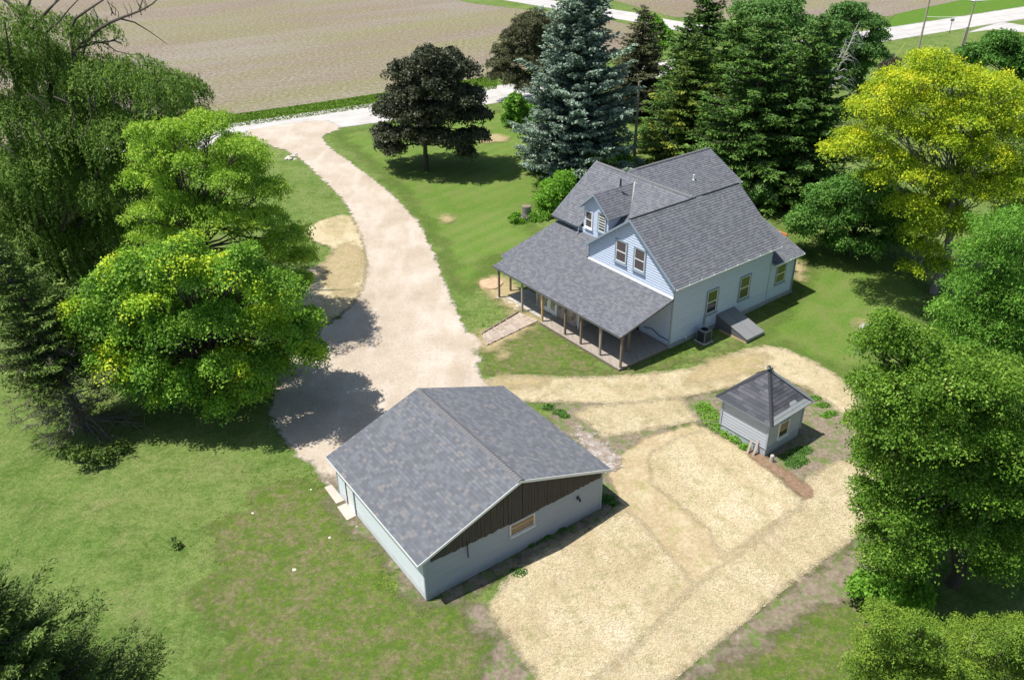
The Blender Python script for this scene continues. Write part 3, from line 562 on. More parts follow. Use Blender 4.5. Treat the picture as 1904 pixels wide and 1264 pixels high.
# roofs
def hroof(name,parts,extra=None,th=.1,pitch=.2,par=None,mat='shingle'):
    mb=MB()
    for E0,E1,T0,T1 in parts: roof_slab(mb,h3(*E0),h3(*E1),h3(*T0),h3(*T1),pitch,.024,th)
    return mb.build(name,[M[mat],M['trim']],par or house)
q1=.399;q2=-8.46-.399
rA=hroof('front_wing_roof',[((q1,-.36,HE),(q1,11.0,HE),(-W_,-.36,HR),(-W_,11.2,HR)),((q2,-.36,HE),(q2,4.0,HE),(-W_,-.36,HR),(-W_,4.0,HR)),((q2,4.0,HE),(q2,11.0,HE),(-W_,4.0,HR),(-W_,11.2,HR))])
zB=4.95; sB=(HR-zB)/(6.365-1.75)
rB=hroof('main_roof',[((-14.88,1.75,zB),(-11.62,1.75,zB),(-14.88,6.365,HR-.012),(-11.62,6.365,HR-.012)),((-11.62,2.15,zB+.4*sB),(-W_,2.15,zB+.4*sB),(-11.62,6.365,HR-.012),(-W_,6.365,HR-.012)),
  ((-14.88,10.98,zB),(-W_,10.98,zB),(-14.88,6.365,HR-.012),(-W_,6.365,HR-.012))])
rC=hroof('rear_wing_roof',[((-7.6,8.2,6.58),(-7.6,16.06,6.58),(-11.36,6.2,8.5),(-11.36,16.06,8.5)),((-15.12,8.2,6.58),(-15.12,16.06,6.58),(-11.36,6.2,8.5),(-11.36,16.06,8.5))])
sD=.361
rD=hroof('lean_to_roof',[((.35,10.66,3.46),(.35,14.25,3.46),(-4.23,10.66,3.46+sD*4.58),(-4.23,14.25,3.46+sD*4.58)),((-8.8,10.66,3.46),(-8.8,14.25,3.46),(-4.23,10.66,3.46+sD*4.58),(-4.23,14.25,3.46+sD*4.58))])
pz=lambda p:2.735+(p+4.912)*.2505
rP=hroof('porch_roof',[((-13.94,-4.912,pz(-4.912)),(.05,-4.912,pz(-4.912)),(-13.94,-.02,pz(-.02)),(.05,-.02,pz(-.02))),
   ((-14.55,-3.7,pz(-3.7)+.001),(-13.94,-3.7,pz(-3.7)+.001),(-14.55,2.1,pz(2.1)),(-13.94,2.1,pz(2.1))),((-13.94,-.02,pz(-.02)+.001),(-8.48,-.02,pz(-.02)+.001),(-13.94,2.1,pz(2.1)),(-8.48,2.1,pz(2.1)))],th=.09)
# thin dark strips along the front and rear wing ridges
mb=MB()
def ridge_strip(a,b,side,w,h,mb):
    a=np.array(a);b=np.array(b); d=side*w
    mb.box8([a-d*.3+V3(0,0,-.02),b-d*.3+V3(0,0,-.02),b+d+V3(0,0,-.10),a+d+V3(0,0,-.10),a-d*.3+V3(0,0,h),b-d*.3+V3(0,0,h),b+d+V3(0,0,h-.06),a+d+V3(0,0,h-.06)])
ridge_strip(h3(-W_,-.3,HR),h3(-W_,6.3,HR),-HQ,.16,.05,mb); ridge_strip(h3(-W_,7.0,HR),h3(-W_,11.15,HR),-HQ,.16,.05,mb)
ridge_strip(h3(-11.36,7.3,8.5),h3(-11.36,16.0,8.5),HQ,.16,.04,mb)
mb.build('dark_ridge_strip',M['dark'],rA)
mb=MB()
for (A_,B_) in (((-14.8,6.365,HR),(-W_-.2,6.365,HR)),((-11.36,6.5,8.52),(-11.36,16.06,8.52))):
    A_=h3(*A_);B_=h3(*B_); n_=int(np.linalg.norm(B_-A_)/.2); t_=unit(B_-A_); s_=np.cross(t_,Z)
    for i in range(n_):
        c=A_+t_*(i*.2)
        for s in (-1,1): mb.face([c+V3(0,0,.03),c+t_*.26+V3(0,0,.055),c+t_*.26+s_*s*.17+V3(0,0,-.06),c+s_*s*.17+V3(0,0,-.085)])
mb.build('ridge_cap',M['cap'],rB)
# gutters, rakes, flashing
def gutter(par,a,b,out,name='gutter',mat='gutter',r=.055):
    mb=MB(); a=np.array(a);b=np.array(b); o=out
    mb.box8([a,b,b+o*.11,a+o*.11,a+V3(0,0,.02),b+V3(0,0,.02),b+o*.11+V3(0,0,.02),a+o*.11+V3(0,0,.02)])
    mb.box8([a+o*.09,b+o*.09,b+o*.115,a+o*.115,a+o*.09+V3(0,0,.10),b+o*.09+V3(0,0,.10),b+o*.115+V3(0,0,.10),a+o*.115+V3(0,0,.10)])
    t=unit(b-a); n=int(np.linalg.norm(b-a)/1.2)
    for i in range(n+1):
        c=a+t*(np.linalg.norm(b-a)*i/max(n,1)); mb.box8([c-t*.012,c+t*.012,c+t*.012+o*.11,c-t*.012+o*.11,c-t*.012+Z*.115,c+t*.012+Z*.115,c+t*.012+o*.11+Z*.115,c-t*.012+o*.11+Z*.115])
    return mb.build(name,M[mat],par)
gutter(rA,h3(q1+.003,-.3,HE-.12),h3(q1+.003,10.95,HE-.12),HQ)
gutter(rD,h3(.355,10.75,3.46-.12),h3(.355,14.2,3.46-.12),HQ)
gutter(rC,h3(-7.595,11.7,6.46),h3(-7.595,16.0,6.46),HQ)
gutter(rB,h3(-14.85,1.745,zB-.12),h3(-11.75,1.745,zB-.12),-HP,mat='dark')
def rake(mb,pts,off,w=.16,t=.03):
    for a,b in zip(pts[:-1],pts[1:]):
        a=np.array(a);b=np.array(b); mb.box8([a+off*.003-Z*w,b+off*.003-Z*w,b+off*t-Z*w,a+off*t-Z*w,a+off*.003+Z*.012,b+off*.003+Z*.012,b+off*t+Z*.012,a+off*t+Z*.012])
mb=MB(); rake(mb,[h3(q2,-.36,HE),h3(-W_,-.36,HR),h3(q1,-.36,HE)],-HP); mb.build('rake_board',M['trim'],rA)
mb=MB(); rake(mb,[h3(-14.88,1.75,zB),h3(-14.88,6.365,HR)],-HQ,.13); mb.build('rake_board',M['trim'],rB)
mb=MB(); rake(mb,[h3(.35,14.25,3.46),h3(-4.23,14.25,3.46+sD*4.58)],HP,.12); mb.build('rake_board',M['trim'],rD)
mb=MB(); rake(mb,[h3(-13.95,-4.915,pz(-4.912)),h3(.06,-4.915,pz(-4.912))],-HP,.13); rake(mb,[h3(.053,-4.91,pz(-4.91)),h3(.053,0,pz(0))],HQ,.13); mb.build('fascia',M['hatch_side'],rP)
mb=MB(); mb.box8([h3(-8.46,-.02,3.97),h3(.02,-.02,3.97),h3(.02,-.13,3.945),h3(-8.46,-.13,3.945),h3(-8.46,-.02,4.05),h3(.02,-.02,4.05),h3(.02,-.13,3.985),h3(-8.46,-.13,3.985)]); mb.build('flashing',M['white'],rP)
# dormer
dm=MB(); sX=.86; dq0,dq1,dz,dp=-11.45,-8.72,6.86,2.1; dqm=(dq0+dq1)/2; 
clad(dm,[(dq0,4.35),(dq1,4.35),(dq1,dz),(dqm,dz+sX*(dq1-dqm)-.1),(dq0,dz)],h3(0,dp,0),HQ,Z,-HP,.16,.014)
for q,N,fl in ((dq1,HQ,1),(dq0,-HQ,0)):
    clad(dm,[(dp,4.8),(dp,dz),(dp+2.6,dz)],h3(q,0,0),HP,Z,N,.16,.014)
dorm=dm.build('dormer',M['siding'],house)
mb=MB(); ov=.38; rz=dz+sX*(dq1-dqm); pe=lambda z:1.75+(z-zB)/sB+.05
ze=rz-sX*(dq1-dqm+ov)
for s,q in ((1,dq1+ov),(-1,dq0-ov)): roof_slab(mb,h3(q,1.72,ze),h3(q,pe(ze)+.1,ze),h3(dqm,1.72,rz),h3(dqm,pe(rz)+.05,rz),.2,.022,.08)
dr_=mb.build('dormer_roof',[M['shingle'],M['trim']],dorm)
mb=MB(); rake(mb,[h3(dq0-ov,1.715,ze),h3(dqm,1.715,rz),h3(dq1+ov,1.715,ze)],-HP,.13); mb.build('rake_board',M['trim'],dorm)
mb=MB(); a=h3(dq1+ov+.01,pe(ze)+.02,ze+.02); b=h3(dqm+.05,pe(rz)-.02,rz+.03); s_=HP*.13; mb.box8([a-Z*.03,b-Z*.03,b+s_-Z*.03,a+s_-Z*.03,a+Z*.03,b+Z*.03,b+s_+Z*.1,a+s_+Z*.1]); mb.build('valley_flashing',M['concrete'],dorm)
Wd=lambda u,v,n:h3(u,2.1-n,v)
window(dorm,Wd,-11.2,-10.5,5.08,6.36,frame='white',sash='white',glassm='screen',fw=.07)
window(dorm,Wd,-9.78,-9.02,5.2,6.62,frame='trim',sash='white',glassm='glass_green',fw=.07,horiz=(.2,.35,.65,.8))
Wf=lambda u,v,n:h3(u,-n,v)
window(house,Wf,-5.65,-4.65,4.85,6.4,glassm='screen'); window(house,Wf,-3.82,-2.84,4.85,6.4,glassm='screen')
Ws=lambda u,v,n:h3(n,u,v)
for u0 in (3.58,7.18): window(house,Ws,u0,u0+1.06,1.55,3.3,gl2='glass_green')
window(house,lambda u,v,n:h3(n-.02,u,v),11.52,12.6,1.5,3.0,frame='trim',fw=.06,glassm='glass_green',gl2='glass_green')
# porch: deck, posts, stone entry, doors
mb=MB(); q=-8.35; rr=random.Random(5)
while q<.0:
    mb.box(lambda a,b,z:h3(a,b,z),q,min(q+.135,.05),-4.85+rr.uniform(-.01,.01),0,.16,.25+rr.uniform(-.004,.004)); q+=.145
dk=mb.build('deck',M['deck'],house)
mb=MB(); mb.box(lambda a,b,z:h3(a,b,z),-8.35,.05,-4.83,-4.78,.0,.15); mb.box(lambda a,b,z:h3(a,b,z),.0,.05,-4.78,-.04,.0,.15); mb.build('deck_skirt',M['post'],dk)
for (q,p,z0,mt) in ((-13.5,-4.68,0,'post'),(-10.6,-4.68,0,'post_white'),(-8.25,-4.66,.25,'post_new'),(-5.72,-4.64,.25,'post'),(-4.03,-4.65,.25,'post'),(-2.07,-4.64,.25,'post_white'),(-.06,-4.64,.25,'post'),(-13.85,-3.3,0,'post'),(-1.18,-2.8,.25,'post'),(-3.3,-3.5,.25,'post_white')):
    mb=MB(); mb.box(lambda a,b,z:h3(q+a,p+b,z),-.065,.065,-.065,.065,z0,pz(p)-.08); o=mb.build('porch_post',M[mt],house)
    if mt=='post_new': o['label']='new yellowish porch post among the brown ones'
def f_stone(m,n,b):
    p=pos(n); vo=nn(n,'ShaderNodeTexVoronoi'); vo.inputs['Scale'].default_value=3.2; n.links.new(p,vo.inputs['Vector'])
    v2=nn(n,'ShaderNodeTexVoronoi',feature='DISTANCE_TO_EDGE'); v2.inputs['Scale'].default_value=3.2; n.links.new(p,v2.inputs['Vector'])
    sp=nn(n,'ShaderNodeSeparateColor'); n.links.new(vo.outputs['Color'],sp.inputs[0])
    c=ramp(n,sp.outputs[0],[(0,(.16,.11,.09)),(.4,(.33,.26,.22)),(.7,(.28,.27,.27)),(1,(.5,.43,.36))]); c=mix(n,ramp(n,v2.outputs['Distance'],[(.03,1.),(.07,0.)]),c,(.5,.48,.44))
    n.links.new(c,b.inputs['Base Color']); n.links.new(bump(n,ramp(n,v2.outputs['Distance'],[(0,0.),(.15,1.)]),.8,.05),b.inputs['Normal'])
mk('stone',f_stone)
mb=MB(); mb.box(lambda a,b,z:h3(a,b,z),-10.6,-5.7,-3.35,-.03,0,pz(-3.3)-.1); mb.build('stone_wall',M['stone'],house)
We=lambda u,v,n:h3(u,-3.35-n,v)
mb=MB()
for (a,b) in ((-9.95,-9.87),(-9.06,-8.98),(-8.17,-8.09)): mb.box(We,a,b,.25,2.42,.0,.07)
mb.box(We,-9.87,-8.17,2.34,2.42,.0,.07); df=mb.build('door_frame',M['white'],house)
for a in (-9.86,-8.97):
    mb=MB(); mb.box(We,a,a+.14,.27,2.33,.0,.045); mb.box(We,a+.65,a+.79,.27,2.33,.0,.045); mb.box(We,a+.14,a+.65,.27,.6,.0,.045); mb.box(We,a+.14,a+.65,2.15,2.33,0,.045)
    o=mb.build('door',M['white'],house); mb=MB(); mb.box(We,a+.14,a+.65,.6,2.15,0,.03); mb.build('pane',M['glass_pale'],o)
    mb=MB(); mb.box(We,a+.69,a+.73,1.2,1.32,.045,.1); mb.build('handle',M['dark'],o)
mb=MB(); mb.box(We,-5.78,-5.68,.25,2.45,-.05,.06); mb.build('corner_board',M['white'],house)
mb=MB(); mb.box(lambda a,b,z:h3(a,b,z),-5.6,-2.9,-.10,-.03,.27,2.3); mb.build('opening_shade_panel',M['black'],house)  # black panel painted as the deep shade of the porch opening
mb=MB(); mb.tube([h3(-2.4,-.08,.75),h3(-1.6,-.1,.95),h3(-.9,-.1,.7),h3(-.05,-.1,.72)],.025,6); mb.build('cable',M['dark'],house)
# vents on the roofs
mb=MB(); c=h3(-9.75,4.15,8.2); mb.tube([c,c+Z*.62],.065,10); mb.tube([c+Z*.05,c+Z*.12],[.13,.08],10); mb.build('vent_pipe',M['dark'],rB)
mb=MB(); c=h3(-9.0,11.6,7.25); mb.tube([c,c+Z*.45],.055,10); mb.tube([c+Z*.45,c+Z*.47],[.075,.075],10); mb.tube([c,c+Z*.1],[.12,.07],10); mb.build('vent_pipe',M['white'],rC)
mb=MB(); c=h3(-11.62,1.7,4.8); mb.tube([c,c-Z*.25,c-Z*.3-HP*.2],.04,8); mb.build('downspout',M['corner'],rB)
mb=MB(); c=h3(0.08,13.72,0); mb.tube([c+Z*3.3,c+Z*.3,c+Z*.12+HQ*.15],.045,8); mb.build('downspout',M['trim'],house)
mb=MB(); mb.tube([h3(.02,1.5,.55),h3(.2,1.5,.5),h3(.24,1.5,.42)],.035,8); mb.build('drain_spout',M['white'],house)
mb=MB(); mb.box(Ws,3.42,3.54,.8,1.5,.02,.14); mb.tube([h3(.1,3.48,.8),h3(.14,3.42,.5),h3(.3,3.3,.42)],.03,7); mb.build('conduit_box',M['steel'],house)
# cellar hatch
hatch=thing('cellar_hatch','sloping grey steel cellar doors against the shaded house wall','cellar hatch',h3(1.3,5.7,0))
mb=MB(); P=lambda q,p,z:h3(q,p,z)
a0,a1=4.86,6.72; 
prof=[(0.03,0),(2.85,0),(2.85,.30),(0.03,1.12)]
mb.face([P(q,a0,z) for q,z in prof]); mb.face([P(q,a1,z) for q,z in reversed(prof)]); mb.face([P(2.85,a0,0),P(2.85,a1,0),P(2.85,a1,.3),P(2.85,a0,.3)]); mb.face([P(.03,a0,1.12),P(2.85,a0,.3),P(2.85,a1,.3),P(.03,a1,1.12)]); mb.build('hatch_base',M['hatch_side'],hatch)
nrm=unit(np.cross(P(2.85,a0,.3)-P(.03,a0,1.12),P(.03,a1,1.12)-P(.03,a0,1.12))); nrm=nrm if nrm[2]>0 else -nrm
for b0,b1 in ((a0-.04,(a0+a1)/2-.008),((a0+a1)/2+.008,a1+.04)):
    mb=MB(); q=[P(.03,b0,1.12),P(2.92,b0,.28),P(2.92,b1,.28),P(.03,b1,1.12)]; mb.box8([x+nrm*.004 for x in q]+[x+nrm*.05 for x in q])
    q=[P(2.93,b0,.10),P(2.95,b0,.10),P(2.95,b1,.10),P(2.93,b1,.10)]; mb.box8(q+[x+Z*.2 for x in q]); mb.build('hatch_door',M['hatch'],hatch)
mb=MB(); mb.box(P,.5,2.9,a0-.08,a0-.045,0,.12); mb.build('sill_plank',M['raw'],hatch)
# air conditioner
cx,cy=.78,2.75; ac=thing('air_conditioner','dark grey outdoor air conditioning unit beside the house wall','air conditioner',h3(cx,cy,0))
A3=lambda a,b,z:h3(cx+a,cy+b,z)
mb=MB(); mb.box(A3,-.5,.52,-.5,.5,0,.07); mb.build('pad',M['concrete'],ac)
mb=MB(); R_=.37
def rsq(r,cr=.1,n=4):
    pts=[]
    for sx,sy,a0 in ((1,1,0),(-1,1,90),(-1,-1,180),(1,-1,270)):
        for k in range(n+1):
            an=math.radians(a0+90*k/n); pts.append((sx*(r-cr)+cr*math.cos(an),sy*(r-cr)+cr*math.sin(an)))
    return pts
ring=rsq(R_); 
for z0 in np.arange(.07,.90,.035):
    for i in range(len(ring)):
        a,b=ring[i],ring[(i+1)%len(ring)]
        mb.face([A3(a[0],a[1],z0),A3(b[0],b[1],z0),A3(b[0]*.97,b[1]*.97,z0+.03),A3(a[0]*.97,a[1]*.97,z0+.03)])
        mb.face([A3(a[0]*.97,a[1]*.97,z0+.03),A3(b[0]*.97,b[1]*.97,z0+.03),A3(b[0],b[1],z0+.035),A3(a[0],a[1],z0+.035)])
mb.build('louvred_case',M['dark'],ac)
mb=MB()
for sx,sy in ((1,1),(1,-1),(-1,1),(-1,-1)):
  mb=MB(); mb.box(A3,sx*R_-(.05 if sx>0 else .0),sx*R_+(.0 if sx>0 else .05),sy*R_-(.05 if sy>0 else 0),sy*R_+(0 if sy>0 else .05),.07,.93); mb.build('corner_post',M['hatch'],ac)
mb=MB()
for i in range(len(ring)):
    a,b=ring[i],ring[(i+1)%len(ring)]
    def circ(p,r=.27): l=math.hypot(*p); return (p[0]/l*r,p[1]/l*r)
    mb.face([A3(a[0],a[1],.95),A3(b[0],b[1],.95),A3(*circ(b),.97),A3(*circ(a),.97)]); mb.face([A3(a[0],a[1],.89),A3(b[0],b[1],.89),A3(b[0],b[1],.95),A3(a[0],a[1],.95)])
mb.build('top_panel',M['hatch'],ac)
mb=MB()
for r in (.06,.12,.18,.24): mb.tube([A3(r*math.cos(t),r*math.sin(t),.975) for t in np.linspace(0,2*math.pi,17)],.006,4,False)
for t in range(6): mb.tube([A3(.04*math.cos(t*math.pi/3),.04*math.sin(t*math.pi/3),.977),A3(.27*math.cos(t*math.pi/3),.27*math.sin(t*math.pi/3),.977)],.006,4)
mb.build('fan_grille',M['dark'],ac)
mb=MB()
for t in range(4): an=t*math.pi/2; mb.face([A3(0,0,.88),A3(.25*math.cos(an),.25*math.sin(an),.86),A3(.25*math.cos(an+.9),.25*math.sin(an+.9),.90)])
mb.face([A3(*circ(a,.28),.8) for a in ring]); mb.build('fan',M['black'],ac)
mb=MB(); mb.tube([A3(-.35,.1,.3),A3(-.6,.12,.35),A3(-.76,.12,.4)],.02,6); mb.build('hose',M['steel'],ac)
# ---------------- shed
sa=math.radians(38.5); SU=V3(math.cos(sa),math.sin(sa),0); SN=V3(SU[1],-SU[0],0); SCn=V3(14.65,40.04,0)
s3=lambda u,n,z:SCn+SU*u+SN*n+V3(0,0,z)
shed=thing('garden_shed','small square whitewashed shed with dark patched pyramid roof standing in weeds','shed',SCn)
hw=1.62; rw=1.97; se,st=2.55,4.55
mb=MB()
for (a,U_,N_) in ((s3(-hw,hw,0),SU,SN),(s3(-hw,-hw,0),SN,-SU),(s3(-hw,-hw,0),SU,-SN),(s3(hw,-hw,0),SN,SU)):
    clad(mb,[(0,.66),(2*hw,.66),(2*hw,2.62),(0,2.62)],a,U_,Z,N_,.2,.02,0,.02)
mb.build('wall',M['siding_shed'],shed)
mb=MB(); mb.box(s3,-hw+.02,hw-.02,-hw+.02,hw-.02,-.05,.66); mb.build('foundation',M['siding_shed'],shed)
mb=MB()
for u,n in ((-hw,hw),(-hw,-hw),(hw,hw),(hw,-hw)): mb=MB(); mb.box(s3,u-.06,u+.06,n-.06,n+.06,.62,2.6); mb.build('corner_board',M['corner'],shed)
mb=MB(); mb.box(s3,-hw-.035,-hw-.0,-hw,hw,.62,.67); mb.box(s3,-hw,hw,hw,hw+.035,.62,.67); mb.build('ledge',M['corner'],shed)
mb=MB(); ap=s3(0,0,st); cn=[s3(-rw,rw,se),s3(rw,rw,se),s3(rw,-rw,se),s3(-rw,-rw,se)]
for i in range(4): 
    E0,E1=cn[i],cn[(i+1)%4]; U_=unit(E1-E0); d=ap-E0; Vv=unit(d-U_*(d@U_)); N_=np.cross(U_,Vv); N_=N_ if N_[2]>0 else -N_
    f=lambda P:((P-E0)@U_,(P-E0)@Vv); clad(mb,[f(E0),f(E1),f(ap)],E0,U_,Vv,N_,.22,.018)
    dn=V3(0,0,-.07); mb.face([E0,E0+dn,E1+dn,E1],None,1)
mb.face([c+V3(0,0,-.07) for c in reversed(cn)],None,1)
sr=mb.build('roof',[M['shingle_shed'],M['trim']],shed)
def hip(mb,a,b,w,h):
    a=np.array(a);b=np.array(b);t=unit(b-a);s_=unit(np.cross(t,Z)); n_=int(np.linalg.norm(b-a)/.24)
    for i in range(n_+1):
        c=a+t*(i*.24)
        for s in (-1,1): mb.face([c+Z*(h+.05),c+t*.3+Z*(h+.03),c+t*.3+s_*s*w+Z*(h-w*.55),c+s_*s*w+Z*(h-w*.55+.02)])
mb=MB(); hip(mb,cn[0],ap,.11,.02); hip(mb,cn[3],ap,.11,.02); hip(mb,cn[2],ap,.11,.02); mb.tube([ap-Z*.10,ap+Z*.03],[.16,.09],8); mb.build('hip_cap',M['shingle_shed'],sr)
mb=MB(); hip(mb,cn[1],ap,.13,.07); mb.build('hip_cap',M['steel'],sr)
# paler repaired courses at the eave
mb=MB(); E0,E1=cn[0],cn[1]; U_=unit(E1-E0); d=ap-E0; Vv=unit(d-U_*(d@U_)); N_=np.cross(U_,Vv); N_=N_ if N_[2]>0 else -N_
clad(mb,[(.15,.0),(3.85,.0),(3.3,.44),(2.7,.44),(2.6,.66),(2.1,.66),(2.0,.44),(.42,.44)],E0+N_*.008,U_,Vv,N_,.22,.02); mb.build('shingle_patch',M['greyshingle'],sr)
Wsh=lambda u,v,n:s3(-hw+u,hw+n,v)
window(shed,Wsh,1.0,1.85,.95,1.95,frame='white',sash='raw',glassm='glass_green',fw=.05,base=.05,gl2='glass_brown')
pp=thing('concrete_post','short pale concrete post stub beside the shed corner','post',G(1434,858))
c=G(1434,860); mb=MB(); mb.tube([c,c+Z*.5],[.13,.12],10); mb.tube([c+Z*.5,c+Z*.56],[.12,.07],10); mb.build('shaft',M['concrete'],pp)
c=G(1434,860); mb=MB(); mb.box(lambda a,b,z:c+SU*a+SN*b+V3(0,0,z),-.2,.2,-.2,.2,0,.1); mb.build('footing',M['concrete'],pp)
for k,(px,py,dx,dz_,lab) in enumerate(((1386,846,.45,.85,'weathered grey plank leaning on the shed foundation, nearer the white wall corner'),(1397,850,.5,.95,'longer pale plank leaning on the shed foundation beside another plank'))):
    c=G(px,py); mb=MB(); d_=unit(SU*.5-SN*.25+V3(.2,0,0))*dx; q=[c,c+SN*.12,c+SN*.12+V3(0,.03,0)+Z*.02,c+Z*.02+V3(0,.03,0)]
    mb.box8(q+[x+d_+Z*dz_ for x in q]); tag(mb.build('plank',M['deck'],origin=c),lab,'plank','planks leaning on the shed')
#PART3
# ------------------------------------------------------------------ vegetation
def norm(a): return a/(np.linalg.norm(a,axis=1,keepdims=True)+1e-9)
def leafset(C,D,N,l,w):        # pointed oval leaves: centre, direction, normal
    D=norm(D); S=norm(np.cross(D,N)); l=np.asarray(l)[:,None]; w=np.asarray(w)[:,None]; k=len(C)
    V=np.stack([C-D*l*.5,C+S*w*.5+D*l*.05,C+D*l*.5,C-S*w*.5+D*l*.05],1).reshape(-1,3)
    return V,np.arange(4*k).reshape(-1,4)
def mesh_leaves(name,parts,mat,parent=None,origin=None):
    o0=np.array(root_of(parent).location) if parent is not None else np.array(origin)
    V=np.concatenate([p[0] for p in parts]); T=np.concatenate([p[1] for p in parts]); Q=np.arange(len(V)).reshape(-1,4)
    return link_mesh(name,quadmesh(name,V-o0,Q,[mat],T),parent,origin)
def rdir(n,rg): return norm(rg.normal(size=(n,3)))
def lobe_leaves(rg,c,r,n,lsize,tint,flat=.75,clump=.5,up=.55,yellow=None,per=22,droop=.0,asp=.62):
    # clumps spread over and through an ellipsoid lobe; each clump is a small tilted spray of leaves
    nc=max(4,int(n/per)); d=rdir(nc,rg); d[:,2]=np.where((d[:,2]<-.35),-d[:,2]*rg.random(nc),d[:,2])
    rad=r*(.45+.62*rg.random(nc)**.45)*(1+.12*rg.normal(size=nc)); C=c+d*rad[:,None]*np.array([1,1,flat])
    ct=tint+rg.normal(size=nc)*.11; 
    if yellow is not None: ct=ct+yellow(C,d,rg)
    out=norm(d*.6+np.array([0,0,up])+rg.normal(size=(nc,3))*.25)
    idx=np.repeat(np.arange(nc),per); m=len(idx)
    rr=clump*np.sqrt(rg.random(m))*(.6+.8*rg.random(nc))[idx]; a=rg.random(m)*6.283
    t1=norm(np.cross(out,rg.normal(size=(nc,3)))); t2=np.cross(out,t1)
    off=(t1[idx]*np.cos(a)[:,None]+t2[idx]*np.sin(a)[:,None])*rr[:,None]; P=C[idx]+off+out[idx]*(rg.normal(size=m)*clump*.22)[:,None]-np.array([0,0,1])*(rr**2*(.35+droop)/max(clump,.1))[:,None]
    N=norm(out[idx]*.8+rg.normal(size=(m,3))*.42); D=norm(off+rg.normal(size=(m,3))*.3-np.array([0,0,.25]))
    l=lsize*(.65+.7*rg.random(m)); V,_=leafset(P,D,N,l,l*asp)
    return V,np.clip(ct[idx]+rg.normal(size=m)*.055,0,1)
def limb(mb,a,b,r0,r1,rg,sag=.0,n=5,seg=6):
    a=np.array(a);b=np.array(b); L_=np.linalg.norm(b-a); pts=[];rad=[]
    for i in range(n+1):
        t=i/n; p=a*(1-t)+b*t; p=p+rg.normal(size=3)*L_*.03*math.sin(math.pi*t); p[2]+=sag*math.sin(math.pi*t); pts.append(p); rad.append(r0*(1-t)+r1*t)
    mb.tube(pts,rad,seg)
def px_lobe(px,py,rpx,Y0,dk):
    # a crown lobe: its middle lies on the sight line at the tree's own distance, shifted dk metres in depth
    p=atY(px,py,Y0); d=unit(p-V3(0,0,CAMH)); dist=np.linalg.norm(p-V3(0,0,CAMH)); p2=p+unit(V3(d[0],d[1],d[2]*.6))*dk
    return p2,rpx*dist/FPX
def broad(name,label,cat,base,lobes,mat,n,lsize,tint=.45,seed=1,bark='bark',trunk_r=.25,fork=.35,clump=.5,flat=.75,yellow=None,depth=.55,group=None,up=.55,per=22,droop=0,asp=.62,fill=True,lean=(0,0),shrink=1.0,limbk=.30,mid=.95):
    rg=np.random.default_rng(seed); base=np.array(base,float); Y0=base[1]
    L3=[]
    xs=[l[0] for l in lobes]; cxm=sum(xs)/len(xs); hw_=max(1,max(abs(x-cxm) for x in xs))
    for i,(px,py,rp) in enumerate(lobes):
        c,r=px_lobe(px,py,rp*shrink,Y0,rg.uniform(-.3,.3)*2); L3.append((c,r,1.0))
    if fill:
        W3=max(np.linalg.norm(l[0][:2]-base[:2])+l[1]*.5 for l in L3)
        for (c,r,k) in list(L3):
            for s in (-1,1):
                off=depth*math.sqrt(max(0.05,W3**2-min(W3,abs(c[0]-base[0]))**2))*s
                sl_=(CAMH-c[2])/c[1]*.85; c2=c+V3(c[0]/c[1]*off*.7,off,-sl_*off); 
                if c2[2]>r*.7+.3: L3.append((c2,r*.85,.55))
    t=thing(name,label,cat,base,group)
    for (c,r,k) in list(L3):
        for _ in range(3):
            d_=rdir(1,rg)[0]; d_[2]=abs(d_[2])*.6; L3.append((c+d_*r*rg.uniform(.75,1.12),r*rg.uniform(.22,.42),k*1.5))
    tot=sum(r*r*k for _,r,k in L3); parts=[]
    for c,r,k in L3:
        nl_=int(n*r*r*k/tot)+per
        if r<mid*1.5: parts.append(lobe_leaves(rg,c,r,nl_,lsize,tint+rg.normal()*.06,flat,clump,up,yellow,per,droop,asp)); continue
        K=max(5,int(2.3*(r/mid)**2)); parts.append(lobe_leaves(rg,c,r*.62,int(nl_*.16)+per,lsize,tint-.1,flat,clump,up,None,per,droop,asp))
        for q_ in range(K):      # smaller boughs standing out from the limb's mass, with gaps between
            d_=rdir(1,rg)[0]; d_[2]=d_[2] if d_[2]>-.3 else -d_[2]
            mr=mid*rg.uniform(.55,1.2); cc=c+d_*(r-mr*.35)*np.array([1,1,max(flat,.7)])*rg.uniform(.82,1.08)
            yy=0.
            if yellow is not None: yy=float(np.mean(yellow(cc[None,:],d_[None,:],rg)))
            parts.append(lobe_leaves(rg,cc,mr,int(nl_*.84/K)+6,lsize,tint+yy+rg.normal()*.07,.5,clump*.62,up,None,max(6,per//3),droop,asp))
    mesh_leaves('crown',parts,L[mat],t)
    mb=MB(); H=max(c[2] for c,_,_ in L3); top=base+V3(lean[0],lean[1],H*fork); limb(mb,base-V3(0,0,.1),top,trunk_r,trunk_r*.75,rg,n=5,seg=9)
    top2=top+V3(lean[0]*.5,0,H*.28); limb(mb,top,top2,trunk_r*.75,trunk_r*.35,rg,seg=8)
    for i,(c,r,k) in enumerate(L3[:len(L3)//4]):
        s=top if i%2 else top2*.5+top*.5
        limb(mb,s-V3(0,0,.2*trunk_r),c,trunk_r*limbk,trunk_r*.08,rg,sag=.25,seg=6)
        for j in range(3):
            e=c+rdir(1,rg)[0]*r*.8*np.array([1,1,.7]); limb(mb,c-(c-s)*.12,e,trunk_r*.11,.015,rg,seg=4,n=3)
    mb.build('trunk',M[bark],t)
    return t
